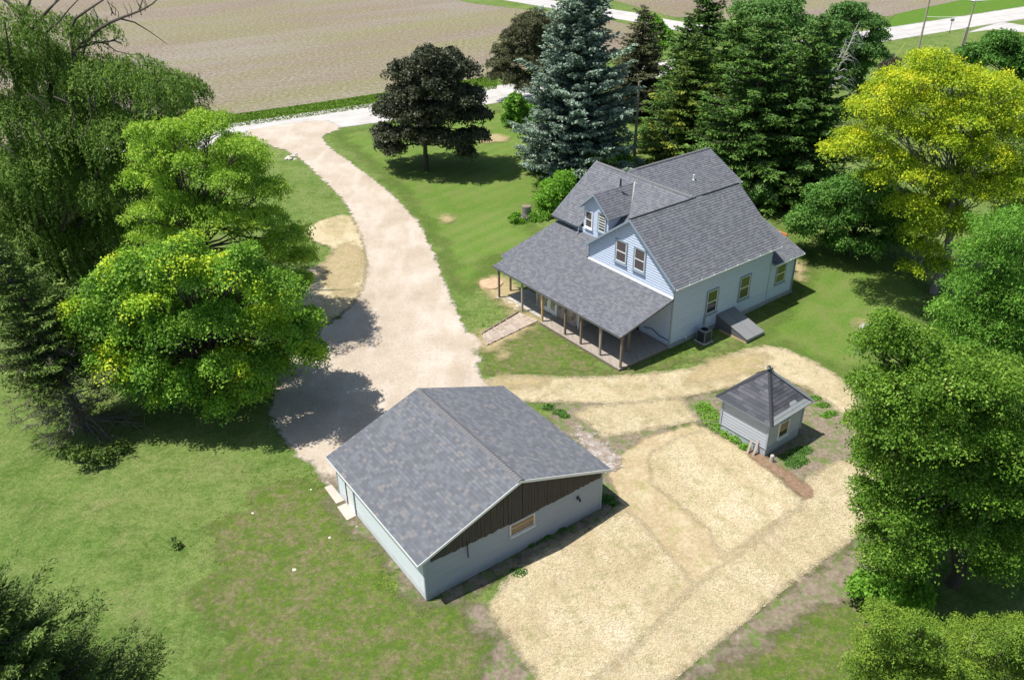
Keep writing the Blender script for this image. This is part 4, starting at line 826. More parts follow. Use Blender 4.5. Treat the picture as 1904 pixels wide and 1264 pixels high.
def conifer(name,label,base,h,R,mat,seed=1,levels=26,nb=9,tint=.4,z0=.08,nl=.34,nw=.10,upturn=.15,droop=.22,power=.85,bark='bark',step=.34,density=5,group=None,lean=(0,0),tintfn=None,cat='tree',twig=.42,top_taper=1.0,needle_up=.35,zmax=1.0,rvar=.18):
    rg=np.random.default_rng(seed); base=np.array(base,float); t=thing(name,label,cat,base,group); parts=[]; mb=MB()
    axis=lambda z:base+V3(lean[0]*z/h,lean[1]*z/h,z)
    mb.tube([axis(z) for z in np.linspace(0,h*.985,10)],[max(.02,.022*h*(1-z/h)**.8+.015) for z in np.linspace(0,h*.985,10)],8)
    Cs=[];Ds=[];Ns=[];Ls=[];Ts=[]
    for i in range(levels):
        f=z0+(1-z0)*((i+rg.random()*.6)/levels)*.985*zmax; z=f*h; Rl=R*(1-f)**power*top_taper+.12; nbr=max(4,int(nb*(.55+.6*(1-f))))
        a0=rg.random()*6.283
        for k in range(nbr):
            a=a0+6.283*k/nbr+rg.normal()*.22; Lb=Rl*(1+rg.normal()*rvar); Lb=max(.2,Lb); dh=V3(math.cos(a),math.sin(a),0); o=axis(z+rg.normal()*h*.012)
            bt=rg.normal()*.10; slope=.25*f-droop*(1-f)*(1+.4*rg.normal())
            cur=lambda s,Lb=Lb,o=o,dh=dh,slope=slope: o+dh*s+Z*(slope*s+upturn*Lb*(s/Lb)**3- .06*Lb*math.sin(math.pi*s/Lb))
            mb.tube([cur(0),cur(Lb*.5),cur(Lb*.95)],[.012+.012*Lb,.008+.007*Lb,.006],4,False)
            s=Lb*.16; side=np.cross(dh,Z)
            while s<Lb*1.0:
                p=cur(s); tl=min(twig*(1-.55*s/Lb)*Lb**.55+.12,.95)
                for sg_ in (-1,1,0):
                    td=unit(side*sg_*(.9 if sg_ else 0)+dh*(.75 if sg_ else 1)+rg.normal(size=3)*.16+Z*rg.normal()*.05-Z*.18*droop*2)
                    m=max(2,int(density*tl/.5)); q=rg.random(m)**.8
                    P=p+td*(q*tl)[:,None]+rg.normal(size=(m,3))*np.array([.05,.05,.035]); 
                    Cs.append(P); Ds.append(np.tile(td,(m,1))+rg.normal(size=(m,3))*.42+Z*needle_up*.5); Ns.append(np.tile(Z,(m,1))*.8+rg.normal(size=(m,3))*.5)
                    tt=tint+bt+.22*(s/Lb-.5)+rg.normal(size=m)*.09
                    if tintfn: tt=tt+tintfn(p,base,h)
                    Ts.append(tt)
                s+=step*(.7+.6*rg.random())
    C=np.concatenate(Cs);D=np.concatenate(Ds);N=np.concatenate(Ns);T=np.concatenate(Ts); k=len(C); l=nl*(.7+.6*rg.random(k))
    V,_=leafset(C,D,N,l,np.full(k,nw)*(.7+.6*rg.random(k)))
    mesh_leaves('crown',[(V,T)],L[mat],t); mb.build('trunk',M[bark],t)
    return t
def bush(name,label,cat,px,py,lobes,mat,n,ls,tint=.5,seed=1,group=None,yellow=None,clump=.3,depth=.4,flat=.85,up=.5):
    return broad(name,label,cat,G(px,py),lobes,mat,n,ls,tint,seed,trunk_r=.06,fork=.15,clump=clump,group=group,yellow=yellow,depth=depth,flat=flat,up=up)
# --- big willow
def willow():
    rg=np.random.default_rng(5); base=G(120,560); t=thing('willow_tree','huge dark weeping willow with bare dead limbs poking out of its top','tree',base); Y0=base[1]
    lob=[(40,100,60),(110,130,60),(190,140,62),(250,135,52),(298,150,42),(60,210,75),(150,230,80),(235,235,60),(300,185,42),(30,330,80),(120,340,85),(200,330,62),(60,430,75),(150,440,70),(205,420,50),(-20,240,90),(-60,380,100),(-40,120,70),(90,60,50),(330,178,18),(5,470,60),(10,40,50),(170,60,40)]
    lob+=[(100,520,70),(30,530,60),(190,500,45),(215,350,50),(120,290,60),(240,300,40),(60,290,60)]; lob=[(a,b,c*.9) for a,b,c in lob]
    L3=[px_lobe(a,b,c,Y0,rg.uniform(-3,2)) for a,b,c in lob]; L3+= [(c+V3(rg.uniform(-1,1),rg.uniform(3,7),-2),r) for c,r in L3[:15]]
    parts=[];
    for c,r in L3:
        ns=int(290*r*r/6)+20; d=rdir(ns,rg); d[:,2]=np.abs(d[:,2])*.9+.05*0; C=c+d*r*(.7+.35*rg.random(ns))[:,None]*np.array([1,1,.7])
        for p,dd in zip(C,d):
            Ls=rg.uniform(.9,3.0)*(.7 if r<2 else 1); m=int(Ls/.085); s=np.linspace(0,Ls,m); hv=unit(V3(dd[0],dd[1],.15))
            P=p+hv*(1-np.exp(-s*1.2))[:,None]*.75-Z*np.maximum(0,s-.25)[:,None]*.92+rg.normal(size=(m,3))*.07; P=P[P[:,2]>.3]; m=len(P)
            if m<2: continue
            D=np.tile(-Z*.6+hv*.3,(m,1))+rg.normal(size=(m,3))*.5; N=rg.normal(size=(m,3))*.7+hv*.5+Z*1.6
            l=.26*(.6+.7*rg.random(m)); V,_=leafset(P,D,N,l,l*.28); parts.append((V,.5+rg.normal()*.13+rg.normal(size=m)*.1-.05*(s[:m]/Ls)))
    mesh_leaves('crown',parts,L['willow'],t)
    mb=MB(); f=base+V3(0,0,4.5); mb.tube([base-Z*.1,base+V3(.2,0,2),f],[.75,.62,.55],10)
    for c,r in L3: limb(mb,f-Z*rg.random(),c+Z*r*.2,.22,.05,rg,sag=.8)
    mb.build('trunk',M['bark'],t)
    DBS=[]
    def path(P,r0,r1,dk=0): db=MB(); DBS.append(db); db.tube([atY(a,b,Y0+dk) for a,b in P],np.linspace(r0,r1,len(P)),6)
    path([(140,120),(136,92),(133,52),(140,35),(165,18),(200,-5)],.17,.05)
    path([(135,95),(160,78),(182,55),(205,42),(230,32),(262,20),(283,8),(300,-8)],.17,.03); path([(222,35),(250,42),(280,60),(310,82)],.06,.015); path([(258,22),(262,10),(268,-10)],.06,.02)
    path([(145,90),(180,80),(215,76),(228,84)],.10,.02); path([(205,77),(222,70),(228,76)],.05,.015); path([(150,85),(175,78),(198,82),(215,95),(240,101),(265,103)],.06,.02)
    path([(52,80),(48,58),(40,28),(20,8),(0,-5)],.17,.07); path([(52,66),(70,40),(90,18),(115,-5)],.12,.05); path([(42,34),(52,12),(60,-8)],.12,.06); path([(75,38),(98,12),(110,-8)],.06,.03); path([(85,62),(110,40),(128,18),(150,-5)],.07,.03)
    for k in range(16): x=rg.uniform(150,290); y=40-(x-150)*.18+rg.uniform(-4,14); path([(x,y),(x-4+rg.uniform(-6,6),y-14),(x-7+rg.uniform(-9,9),y-27)],.03,.01)
    for P in ([(100,180),(130,192),(138,210),(135,235),(120,255),(108,265)],[(165,182),(170,215),(160,245),(135,268)],[(50,172),(75,190),(90,205),(80,215)],[(190,145),(205,165),(212,190),(230,195)],[(0,270),(25,283),(36,300)],[(60,225),(85,260),(100,300)],[(120,175),(123,200)],[(175,180),(178,210)]):
        path(P,.06,.02,-4.5)
    for q_ in DBS: q_.build('dead_limb',M['bark'],t)
willow()
# --- locust behind the maple
yl=lambda k,zt:(lambda C,d,rg: k*np.clip(d[:,2],0,1)*rg.random(len(C)))
broad('locust_tree','tall feathery light green tree between the willow and the driveway','tree',G(405,610),
 [(330,250,55),(390,235,45),(300,280,50),(440,280,50),(270,245,28),(470,300,40),(350,310,65),(425,340,65),(280,340,50),(490,360,50),(330,390,65),(400,410,70),(480,420,60),(540,440,42),(270,400,40),(560,480,30),(500,470,50),(565,515,20),(300,440,50)],
 'locust',110000,.145,.5,21,trunk_r=.3,clump=.45,flat=.62,up=.8,yellow=yl(.35,0),bark='bark',per=44,fork=.4,depth=.34,shrink=.84,mid=.9)
# --- front maple with yellow tips
def my(C,d,rg):
    # yellowing sprays on the outer crown, in patches
    f=np.sin(C[:,0]*1.1+1.0)*np.cos(C[:,1]*.8+C[:,2]*.9+.6)+.25*rg.normal(size=len(C)); return np.where((f>.35)&(d[:,2]>-.1)&((C[:,0]<-21)|(C[:,0]>-15.5)|(C[:,2]<4.5)|(C[:,2]>8.5)),.34,-.02)+.10*np.clip(d[:,2],0,1)
broad('maple_tree','dense green maple with yellowing branch tips beside the gravel turnaround','tree',G(400,755),
 [(240,490,45),(320,475,48),(200,525,42),(280,545,52),(380,500,50),(440,490,46),(500,520,46),(170,585,42),(245,610,52),(330,600,55),(410,580,55),(480,590,52),(545,600,40),(525,540,40),(560,630,22),(215,655,42),(290,670,50),(360,690,44),(430,665,50),(500,670,46),(470,715,36),(350,715,36),(420,735,28),(255,700,30),(150,600,26),(128,592,16),(345,447,20),(455,462,18),(572,585,18),(585,650,16),(405,748,20),(300,725,20),(185,640,20),(140,560,14)],
 'maple',190000,.15,.42,31,trunk_r=.32,clump=.62,flat=.7,up=.9,mid=.85,yellow=my,per=60,fork=.25,depth=.42,asp=.8,droop=.3,shrink=.76)
# --- spruce with dead lower limbs (left)
sb=G(165,800)
s1=conifer('spruce_tree','thin dark spruce with bare grey lower limbs left of the maple',sb,13.3,3.6,'spruce',41,levels=30,nb=10,tint=.6,z0=.30,lean=(-2.2,.2),density=6,step=.3,droop=.15,power=.75,nl=.26,nw=.08)
rg=np.random.default_rng(8); mb=MB(); Cs=[]
for i in range(150):
    z=rg.uniform(.5,6.5); a=rg.random()*6.283; Lb=rg.uniform(1.5,4.2)*(1-.05*z); o=sb+V3(-2.2*z/13.3,0,z); dh=V3(math.cos(a),math.sin(a),0); 
    P=[o+dh*s+Z*(-.10*s+.03*s*s*rg.uniform(-.5,1)) for s in np.linspace(0,Lb,5)]; mb.tube(P,np.linspace(.04,.012,5),4,False)
    for j in range(10):
        s=rg.uniform(.3,1)*Lb; p=o+dh*s-Z*.1*s; e=p+unit(dh+rg.normal(size=3)*.8)*rg.uniform(.3,.9); mb.tube([p,e],[.017,.008],3,False); Cs.append(np.linspace(p,e,8)+rg.normal(size=(8,3))*.07)
mb.build('dead_branches',M['deadgrey'],s1)
C=np.concatenate(Cs); k=len(C); V,_=leafset(C,rg.normal(size=(k,3)),rg.normal(size=(k,3))+Z,np.full(k,.2),np.full(k,.035)); mesh_leaves('dead_twigs',[(V,np.full(k,.3)+rg.normal(size=k)*.2)],L['brownpine'],s1)
bush('weed_clump','low dark green weeds under the bare spruce limbs','plant',165,845,[(150,836,15),(190,842,15),(225,832,13),(120,842,10)],'spruce',3500,.16,.6,seed=3,clump=.3)
# --- near spruce, lower left corner
conifer('spruce_tree','near dark spruce filling the lower left corner of the lawn',(-15.9,16.9,0),13.0,4.0,'spruce',43,levels=40,nb=13,tint=.45,z0=.25,density=12,step=.13,droop=-.02,upturn=.22,nl=.17,nw=.045,power=.72,twig=.36,needle_up=.5,rvar=.28)
# --- copper maple
broad('copper_maple','round dark purple leaved maple standing alone on the mown front lawn','tree',G(793,316),
 [(800,120,36),(755,140,36),(850,135,36),(800,165,48),(745,180,32),(865,180,34),(720,210,28),(770,215,42),(830,215,42),(880,215,28),(715,250,24),(755,255,30),(810,258,30),(855,262,30),(885,250,20),(735,280,16),(795,100,20),(835,105,20),(712,270,14),(868,282,14)],
 'copper',90000,.23,.5,51,trunk_r=.3,clump=.55,flat=.7,up=.6,per=24,fork=.22,depth=.5,asp=.85)
# --- blue spruce
conifer('blue_spruce','tall silvery blue spruce behind the left end of the house',G(1070,325),21.4,5.5,'blue',61,levels=50,nb=15,tint=.58,z0=.05,density=7,step=.36,droop=.12,upturn=.12,nl=.36,nw=.15,power=.62,twig=.55,rvar=.24)
# --- shrubs by the left end of the house
bush('round_shrub','bright green round shrub at the road edge behind the copper maple','shrub',960,236,[(955,195,18),(960,215,20),(950,225,16),(975,222,14),(958,182,12)],'green',9000,.28,.6,71,clump=.35)
bush('round_shrub','smaller light green shrub tucked against the blue spruce near the road','shrub',990,232,[(985,205,14),(992,215,14),(985,222,12)],'bright',5000,.28,.5,72,clump=.35)
bush('lilac_bush','tall light green lilac behind the left roof end of the house','shrub',1110,330,[(1070,315,26),(1100,295,26),(1130,292,26),(1158,300,20),(1095,320,28),(1058,345,26),(1140,315,24)],'bright',26000,.20,.5,73,clump=.35)
bush('round_shrub','leafy green shrub between the stump bed and the porch roof','shrub',1035,398,[(1016,372,22),(1032,350,22),(1050,335,20),(1040,378,22),(1012,392,16),(1060,355,18)],'bright',18000,.18,.5,74,clump=.3)
bush('ivy_bed','low mat of green ground cover around the old tree stump','ground cover',980,412,[(955,405,7),(968,410,8),(985,412,9),(1000,408,10),(1015,402,9),(960,400,6),(990,402,8)],'bright',6000,.13,.38,75,clump=.22,flat=.5,depth=.15)
# --- pines and dark conifers behind the house
def yp(C,b,h):
    return .42 if (math.sin(C[0]*1.9+C[2]*2.1)>.72 and C[2]<h*.62) else 0.
broad('pine_tree','brownish bushy pine left of the blue spruce at the road','tree',G(1000,190),[(985,45,26),(960,70,26),(1000,80,34),(940,100,24),(975,110,34),(930,125,22),(1010,120,36),(950,145,26),(985,155,28),(1020,60,26),(925,140,14),(1000,30,16),(1030,150,26)],'brownpine',75000,.34,.45,81,clump=.5,flat=.8,up=.7,asp=.26,depth=.4,group='conifers behind the house')
back=[ ('pine_tree','thin brownish pine just right of the blue spruce behind the utility pole',G(1185,215),13.8,5.2,'brownpine',82,.5,.35,.1,.8),
 ('spruce_tree','slim dark spruce directly right of the utility pole',G(1258,280),15.2,4.3,'darkconifer',83,.5,.36,.12,.8),
 ('spruce_tree','narrow pointed dark spruce whose tip rises above the row near the far field',G(1290,250),18.8,4.6,'darkconifer',84,.4,.38,.13,.8),
 ('pine_tree','pine with yellow tipped lower boughs behind the rear roof of the house',G(1275,315),14.5,5.4,'yellowpine',85,.36,.36,.12,.8),
 ('spruce_tree','broad dark green spruce behind the rear right roof corner of the house',G(1385,365),17.3,6.4,'darkconifer',86,.52,.36,.13,.7),
 ('spruce_tree','dark spruce overlapping the broad one, nearer the yellow locust',G(1475,372),17.5,5.2,'darkconifer',87,.5,.36,.13,.7),
 ('spruce_tree','green spruce half hidden behind the two dark spruces',G(1345,290),15.8,5.6,'darkconifer',88,.62,.36,.13,.75)]
for (nm,lab,b,h,R,mt,sd_,ti,nl,nw,pw) in back:
    conifer(nm,lab,b,h,R,mt,sd_,levels=int(20+h),nb=12,tint=ti,z0=.04,density=6,step=.42,droop=.30,upturn=.05,nl=nl+.04,nw=nw,power=pw,twig=.5,group='conifers behind the house',tintfn=yp if mt=='yellowpine' else None,rvar=.25)
broad('elm_tree','broad cool green tree rising behind the conifer row toward the far field','tree',G(1440,215),[(1400,40,34),(1450,30,36),(1490,60,34),(1430,80,40),(1390,100,36),(1480,110,40),(1500,150,36),(1440,140,36),(1380,20,20),(1350,70,30),(1360,120,30),(1420,10,20),(1470,10,20)],'cool',60000,.28,.55,91,clump=.6,group='broadleaf trees behind the conifer row',depth=.4)
broad('elm_tree','darker green tree right of the row near the road edge','tree',G(1590,205),[(1580,30,28),(1550,50,28),(1610,45,26),(1630,70,18),(1570,85,32),(1540,100,28),(1610,95,26),(1590,130,30),(1560,150,28),(1630,100,16),(1600,165,22),(1520,80,24)],'cool',50000,.28,.42,92,clump=.6,group='broadleaf trees behind the conifer row',depth=.4)
broad('small_tree','small light green tree at the road behind the utility pole','tree',G(1215,180),[(1205,35,12),(1222,45,14),(1235,60,14),(1210,60,14),(1240,80,14),(1225,85,16)],'bright',6000,.30,.35,93,clump=.4,group='broadleaf trees behind the conifer row',depth=.3)
bush('round_shrub','small purple brown bush on the grass beyond the yellow locust','shrub',1648,162,[(1650,120,12),(1660,115,12),(1645,135,12),(1665,128,10)],'purple',5000,.25,.5,94,clump=.35)
broad('round_tree','dense dark green rounded tree at the far right road edge','tree',G(1870,190),[(1820,100,24),(1860,85,26),(1900,90,26),(1840,115,26),(1885,120,28),(1915,110,26),(1870,70,16),(1800,110,12),(1905,140,22)],'deepgreen',45000,.28,.6,95,clump=.6,depth=.4)
# dead white tree
dt=thing('dead_tree','bleached bare dead tree leaning among green trees left of the road poles','tree',G(1532,182)-V3(0,14,0)); mb=MB(); Yd=G(1532,182)[1]-11
def dpath(P,r0,r1,dk=0): mb.tube([atY(a,b,Yd-3.0+dk) for a,b in P],np.linspace(r0,r1,len(P)),5)
dpath([(1530,225),(1534,180),(1547,150),(1560,125),(1572,100),(1582,80),(1588,62),(1598,40)],.24,.03); dpath([(1528,222),(1520,175),(1538,145),(1555,120),(1566,98),(1574,72)],.16,.05)
rg=np.random.default_rng(12)
for k in range(46):
    t_=rg.uniform(.1,1); x=1534+54*t_; y=180-118*t_; s_=rg.choice([-1,1],p=[.45,.55]); l=rg.uniform(12,42)*(1.1-t_*.7); dpath([(x,y),(x+s_*l*.5,y-l*.28),(x+s_*l,y-l*.05+rg.uniform(-4,14)),(x+s_*l*1.25,y+rg.uniform(4,26))],.05,.008,rg.uniform(-1.5,1.5))
mb.build('bare_branches',M['deadwood'],dt)
# --- yellow honeylocust and dark shrubs on the right
def hy_(C,d,rg): return .22*np.clip(d[:,2]+.1,0,1)+.10*rg.normal(size=len(C))+.13*np.clip((1-(C[:,0]-26)/12),-1,1)+.10*np.clip((C[:,2]-9)/7,-1,1)
broad('honeylocust_tree','large airy golden yellow locust tree right of the house','tree',G(1735,545),
 [(1725,115,32),(1680,145,34),(1770,150,40),(1840,165,40),(1890,200,44),(1640,170,26),(1700,190,44),(1790,215,48),(1860,250,50),(1610,200,30),(1650,230,40),(1720,255,48),(1590,260,32),(1560,275,26),(1635,290,36),(1810,290,48),(1890,320,46),(1700,320,44),(1760,350,44),(1840,360,44),(1740,400,38),(1690,380,34),(1900,400,34),(1780,420,30),(1700,430,26),(1720,460,20),(1690,495,16),(1740,490,18),(1730,140,22),(1630,330,24)],
 'honey',170000,.16,.22,101,clump=.55,flat=.55,up=1.3,mid=1.1,per=36,yellow=hy_,trunk_r=.34,fork=.3,depth=.42,bark='bark_pale',limbk=.2)
broad('spreading_shrub_tree','low dense dark green spreading tree right of the house on the lawn','tree',G(1580,472),
 [(1500,400,26),(1530,365,28),(1575,350,32),(1620,345,34),(1660,370,32),(1490,425,20),(1540,410,34),(1590,400,36),(1640,415,34),(1560,445,24),(1610,450,26),(1665,440,24),(1685,400,22),(1480,408,16)],
 'deepgreen',80000,.18,.62,102,clump=.5,flat=.7,trunk_r=.2,fork=.2,depth=.5,yellow=yl(.25,0))
bush('round_shrub','pale leaved lilac at the rear right corner of the house','shrub',1413,392,[(1400,360,14),(1418,350,16),(1430,365,14),(1410,378,16),(1425,385,10)],'cool',7000,.2,.75,103,clump=.3)
bush('round_shrub','low green shrub between the dark spruce foot and the spreading tree','shrub',1500,372,[(1490,350,14),(1505,355,14),(1520,345,16)],'green',5000,.22,.7,104,clump=.3)
# --- right foreground trees
broad('walnut_tree','light green tree with hanging fronds at the right edge beside the yellow locust','tree',G(1885,760),
 [(1850,420,34),(1890,420,40),(1830,470,36),(1880,480,48),(1810,530,40),(1870,550,50),(1810,590,40),(1770,575,30),(1850,620,46),(1905,600,40),(1800,630,34),(1760,620,26),(1910,520,40),(1800,680,40),(1870,690,44),(1900,660,40),(1840,650,40)],
 'green',95000,.16,.55,111,clump=.5,flat=.6,trunk_r=.25,depth=.45,droop=.25,asp=.4)
broad('linden_tree','big round glossy green tree filling the right edge beyond the straw','tree',G(1770,1085),
 [(1650,600,26),(1620,640,24),(1690,640,44),(1740,690,60),(1660,720,56),(1820,700,56),(1890,720,50),(1652,790,54),(1720,790,66),(1810,800,66),(1890,820,60),(1645,860,44),(1690,880,62),(1770,900,66),(1850,910,66),(1910,900,50),(1652,940,42),(1700,970,54),(1780,980,54),(1850,1000,44),(1650,1010,40),(1690,1030,30),(1900,980,46),(1905,1050,26),(1840,1045,24),(1770,690,40),(1612,905,18),(1618,780,22),(1615,830,18),(1635,1040,22)],
 'elm',290000,.105,.48,112,clump=.42,flat=.7,trunk_r=.35,depth=.42,per=34,yellow=yl(.2,0),asp=.75)
bush('round_shrub','leafy light green sapling at the foot of the big right tree','shrub',1690,1120,[(1620,1080,20),(1660,1085,24),(1700,1100,24),(1640,1110,20),(1600,1090,14),(1720,1120,18)],'bright',7000,.22,.4,113,clump=.3)
broad('juniper_bush','wide olive green spreading juniper in the lower right corner','shrub',G(1740,1330),
 [(1640,1150,34),(1700,1160,38),(1620,1200,36),(1680,1210,44),(1740,1200,40),(1600,1245,34),(1660,1260,44),(1730,1260,46),(1800,1190,34),(1850,1180,36),(1900,1190,36),(1790,1240,44),(1860,1240,46),(1920,1250,40),(1640,1300,50),(1740,1310,50),(1840,1310,50),(1900,1160,22)],
 'juniper',120000,.11,.5,114,clump=.24,flat=.7,trunk_r=.12,depth=.3,per=26,up=.8,fork=.15,asp=.3,mid=.5,shrink=.9)
mb=MB(); c=atY(1806,1195,G(1740,1330)[1]); mb.tube([c-Z*1.2,c,c+V3(-.05,0,.7)],[.06,.05,.02],6); mb.tube([c-Z*.1,c+V3(.3,0,.15),c+V3(.9,0,.2)],[.03,.02,.01],5); tag(mb.build('dead_snag',M['deadwood'],origin=c-Z*1.2),'pale bare broken snag standing up out of the juniper','snag')
for k,(px,py,lob,mt,lab) in enumerate([(1330,790,[(1308,760,10),(1315,770,12),(1325,785,13),(1340,800,12),(1355,812,9),(1370,822,8),(1384,835,6)],'bright','line of leafy vine growing along the white left wall of the shed'),
   (1475,858,[(1462,852,9),(1480,845,10),(1495,838,9),(1475,865,9),(1490,858,8)],'deepgreen','weeds in the shadow on the right side of the shed'),
   (1530,760,[(1515,742,7),(1530,755,8),(1545,770,7),(1535,775,6)],'green','sparse weeds right of the shed roof edge'),
   (1135,935,[(1130,928,7),(1122,932,6),(1140,938,5)],'deepgreen','dark weeds at the right corner of the garage'),
   (1010,1010,[(985,1015,5),(1000,1005,6),(1040,985,6),(965,1066,8),(1015,1000,5)],'deepgreen','bright weeds along the shaded garage gable wall'),
   (1040,770,[(1020,758,7),(1040,768,8),(1050,775,6)],'deepgreen','tuft of grass behind the garage beside the straw')]):
    rgw=np.random.default_rng(300+k); pp_=[];
    for (a_,b_,r_) in lob:
        c_=G(a_,b_); m_=520; rr_=r_*.045*np.sqrt(rgw.random(m_)); an_=rgw.random(m_)*6.283; hh_=(.42 if k==0 else .16)*rgw.random(m_)*(1-(rr_/(r_*.05))**2*.7)
        pp_.append(np.column_stack([c_[0]+rr_*np.cos(an_)*1.3,c_[1]+rr_*np.sin(an_),hh_+.03]))
    C=np.concatenate(pp_); m_=len(C); V,_=leafset(C,rgw.normal(size=(m_,3)),rgw.normal(size=(m_,3))*.5+Z,.06+.09*rgw.random(m_),.04+.04*rgw.random(m_))
    tag(mesh_leaves('weed_patch',[(V,np.clip(.5+.25*rgw.normal(size=m_),0,1))],L[mt],origin=G(px,py)),lab,'weeds')
# ------------------------------------------------------------------ small things
st=thing('tree_stump','old grey brown tree stump standing in the ivy left of the house','stump',G(979,404)); c=G(979,404); mb=MB()
rg=np.random.default_rng(2); ringn=14; pts=[]
mb.tube([c,c+Z*.15,c+Z*.5,c+Z*1.15],[.62,.48,.42,.44],14); mb.build('bark',M['bark_pale'],st); mb=MB(); mb.tube([c+Z*1.15,c+Z*1.17],[.38,.36],14); mb.build('cut_top',M['post'],st)
c=G(913,531); mb=MB(); P=[]; n=28
rad=[.92*(1+.06*math.sin(3*a)+.04*math.sin(5*a+1)+rg.normal()*.02) for a in np.linspace(0,6.283,n,endpoint=False)]
top=[c+V3(r*math.cos(a),r*math.sin(a)*1.0,.22) for r,a in zip(rad,np.linspace(0,6.283,n,endpoint=False))]; bot=[p*V3(1,1,0)+(p-c)*V3(.06,.06,0) for p in top]
mb.face(top); [mb.face([bot[i],bot[(i+1)%n],top[(i+1)%n],top[i]]) for i in range(n)]
M['cutwood']=plain('tan_sandy_disc',(.46,.33,.20),.9,var=.35,scale=2.5,bmp=.8); tag(mb.build('cut_stump',M['cutwood'],origin=c),'wide flat pale tan stump disc beside the porch left corner post','stump')
def rock(c,r,rg,mat='rock',flat=.6):
    bm=bmesh.new(); bmesh.ops.create_icosphere(bm,subdivisions=2,radius=1)
    ph=rg.random(6)*6
    for v in bm.verts:
        k=1+.18*math.sin(v.co.x*3+ph[0])*math.cos(v.co.y*3+ph[1])+.14*math.sin(v.co.z*5+ph[2]+v.co.x*2)+rg.normal()*.05; v.co=Vector((v.co.x*k*r,v.co.y*k*r*.85,v.co.z*k*r*flat))
    me=bpy.data.meshes.new('rock'); bm.to_mesh(me); bm.free(); me.materials.append(M[mat]); o=link_mesh('rock',me,origin=c+Z*r*flat*.3); o.rotation_euler=(0,0,rg.random()*6); return o
tag(rock(G(1609,611),.52,rg,'rock',.5),'lone grey boulder in a worn patch of the right lawn','rock')
for i in range(26):
    px=rg.uniform(925,965); py=548+(px-925)*.62+rg.uniform(-7,7)
    tag(rock(G(px,py),rg.uniform(.10,.24),rg,'palerock' if rg.random()<.55 else 'rock'),'one of the pale stones edging the bed left of the porch deck','rock','edging stones by the porch')
for i,(px,py) in enumerate([(667,968),(676,975),(663,980),(655,962),(683,990),(641,938)]): tag(rock(G(px,py),rg.uniform(.07,.15),rg,'palerock'),'one of the white rubble pieces beside the garage side door step','rock','rubble pieces by the garage step')
for px,py in ((471,962),(526,1029),(578,911),(470,955),(613,1000),(548,1060)): tag(rock(G(px,py),rg.uniform(.07,.13),rg,'palerock',.4),'one of the small white stones scattered in the left lawn','rock','white stones in the left lawn')
for i in range(9): tag(rock(G(rg.uniform(530,552),rg.uniform(288,299)),rg.uniform(.15,.34),rg,'palerock'),'one of the pale stones on the left driveway corner near the road','rock','stones at the driveway corner')
for px,py,lab in ((322,1012,'small clump of dark weeds alone in the left lawn'),):
    bush('weed_clump',lab,'plant',px+8,py,[(px+2,py-3,3),(px+7,py-2,3)],'spruce',260,.12,.6,seed=9,clump=.2)
# walkway of brick and timber
wk=thing('garden_walkway','short brick path with timber treads from gravel driveway to porch','walkway',G(930,625))
Pa,Pb,Pc,Pd_=G(897,626),G(905,646),G(1000,600),G(966,585)
def lp(s,t,z): 
    a=Pa*(1-s)+Pd_*s; b=Pb*(1-s)+Pc*s; p=a*(1-t)+b*t; return p+V3(0,0,z)
def f_brickp(m,n,b):
    p=pos(n); br=nn(n,'ShaderNodeTexBrick'); n.links.new(mapping(n,p,rot=(0,0,.6)),br.inputs['Vector'])
    for k,v in (('Color1',(.30,.2,.16,1)),('Color2',(.5,.42,.34,1)),('Mortar',(.2,.16,.12,1))): br.inputs[k].default_value=v
    for k,v in (('Scale',1),('Mortar Size',.012),('Brick Width',.24),('Row Height',.12)): br.inputs[k].default_value=v
    c=mix(n,ramp(n,noise(n,p,1.5,5,.7),[(.45,0.),(.65,.7)]),br.outputs['Color'],(.48,.42,.34)); n.links.new(c,b.inputs['Base Color']); n.links.new(bump(n,br.outputs['Fac'],-.5,.02),b.inputs['Normal'])
mk('pathbrick',f_brickp)
mb=MB(); mb.box(lp,0,1,0,1,.02,.19); mb.build('brick_paving',M['pathbrick'],wk)
for k,s in enumerate((.02,.14,.27,.45,.62)):
    mb=MB(); mb.box(lp,s,s+.035,-.02,1.0,.05,.225); mb.build('timber_tread',M['deck'],wk)
mb=MB(); mb.box(lp,0,1,-.10,-.04,.02,.26); mb.build('timber_edging',M['post'],wk)
ps=thing('porch_paving','pale worn stone paving under the left end of the porch roof','paving',h3(-11,-4,0)); mb=MB()
for i in range(7):
    for j in range(3):
        q0=-13.2+i*.69;p0=-4.3+j*.75; mb.box(lambda a,b,z:h3(q0+a,p0+b,z),.0,.66,.0,.72,.02,.13+.01*((i*3+j)%3))
mb.build('paving_stones',M['concrete'],ps)
# benches: a small weathered bench under the porch
bn=thing('porch_bench','small dark wooden bench on the shaded deck under the porch roof','bench',h3(-2.9,-1.9,.25)); 
B3=lambda a,b,z:h3(-2.9+a,-1.9+b,.25+z)
for j in range(3): mb=MB(); mb.box(B3,-.7,.7,-.2+j*.14,-.07+j*.14,.40,.44); mb.build('seat_slat',M['bark_pale'],bn)
for sx in (-.6,.6):
    mb=MB(); mb.box(B3,sx-.04,sx+.04,-.18,.18,0,.40); mb.build('leg',M['bark_pale'],bn)
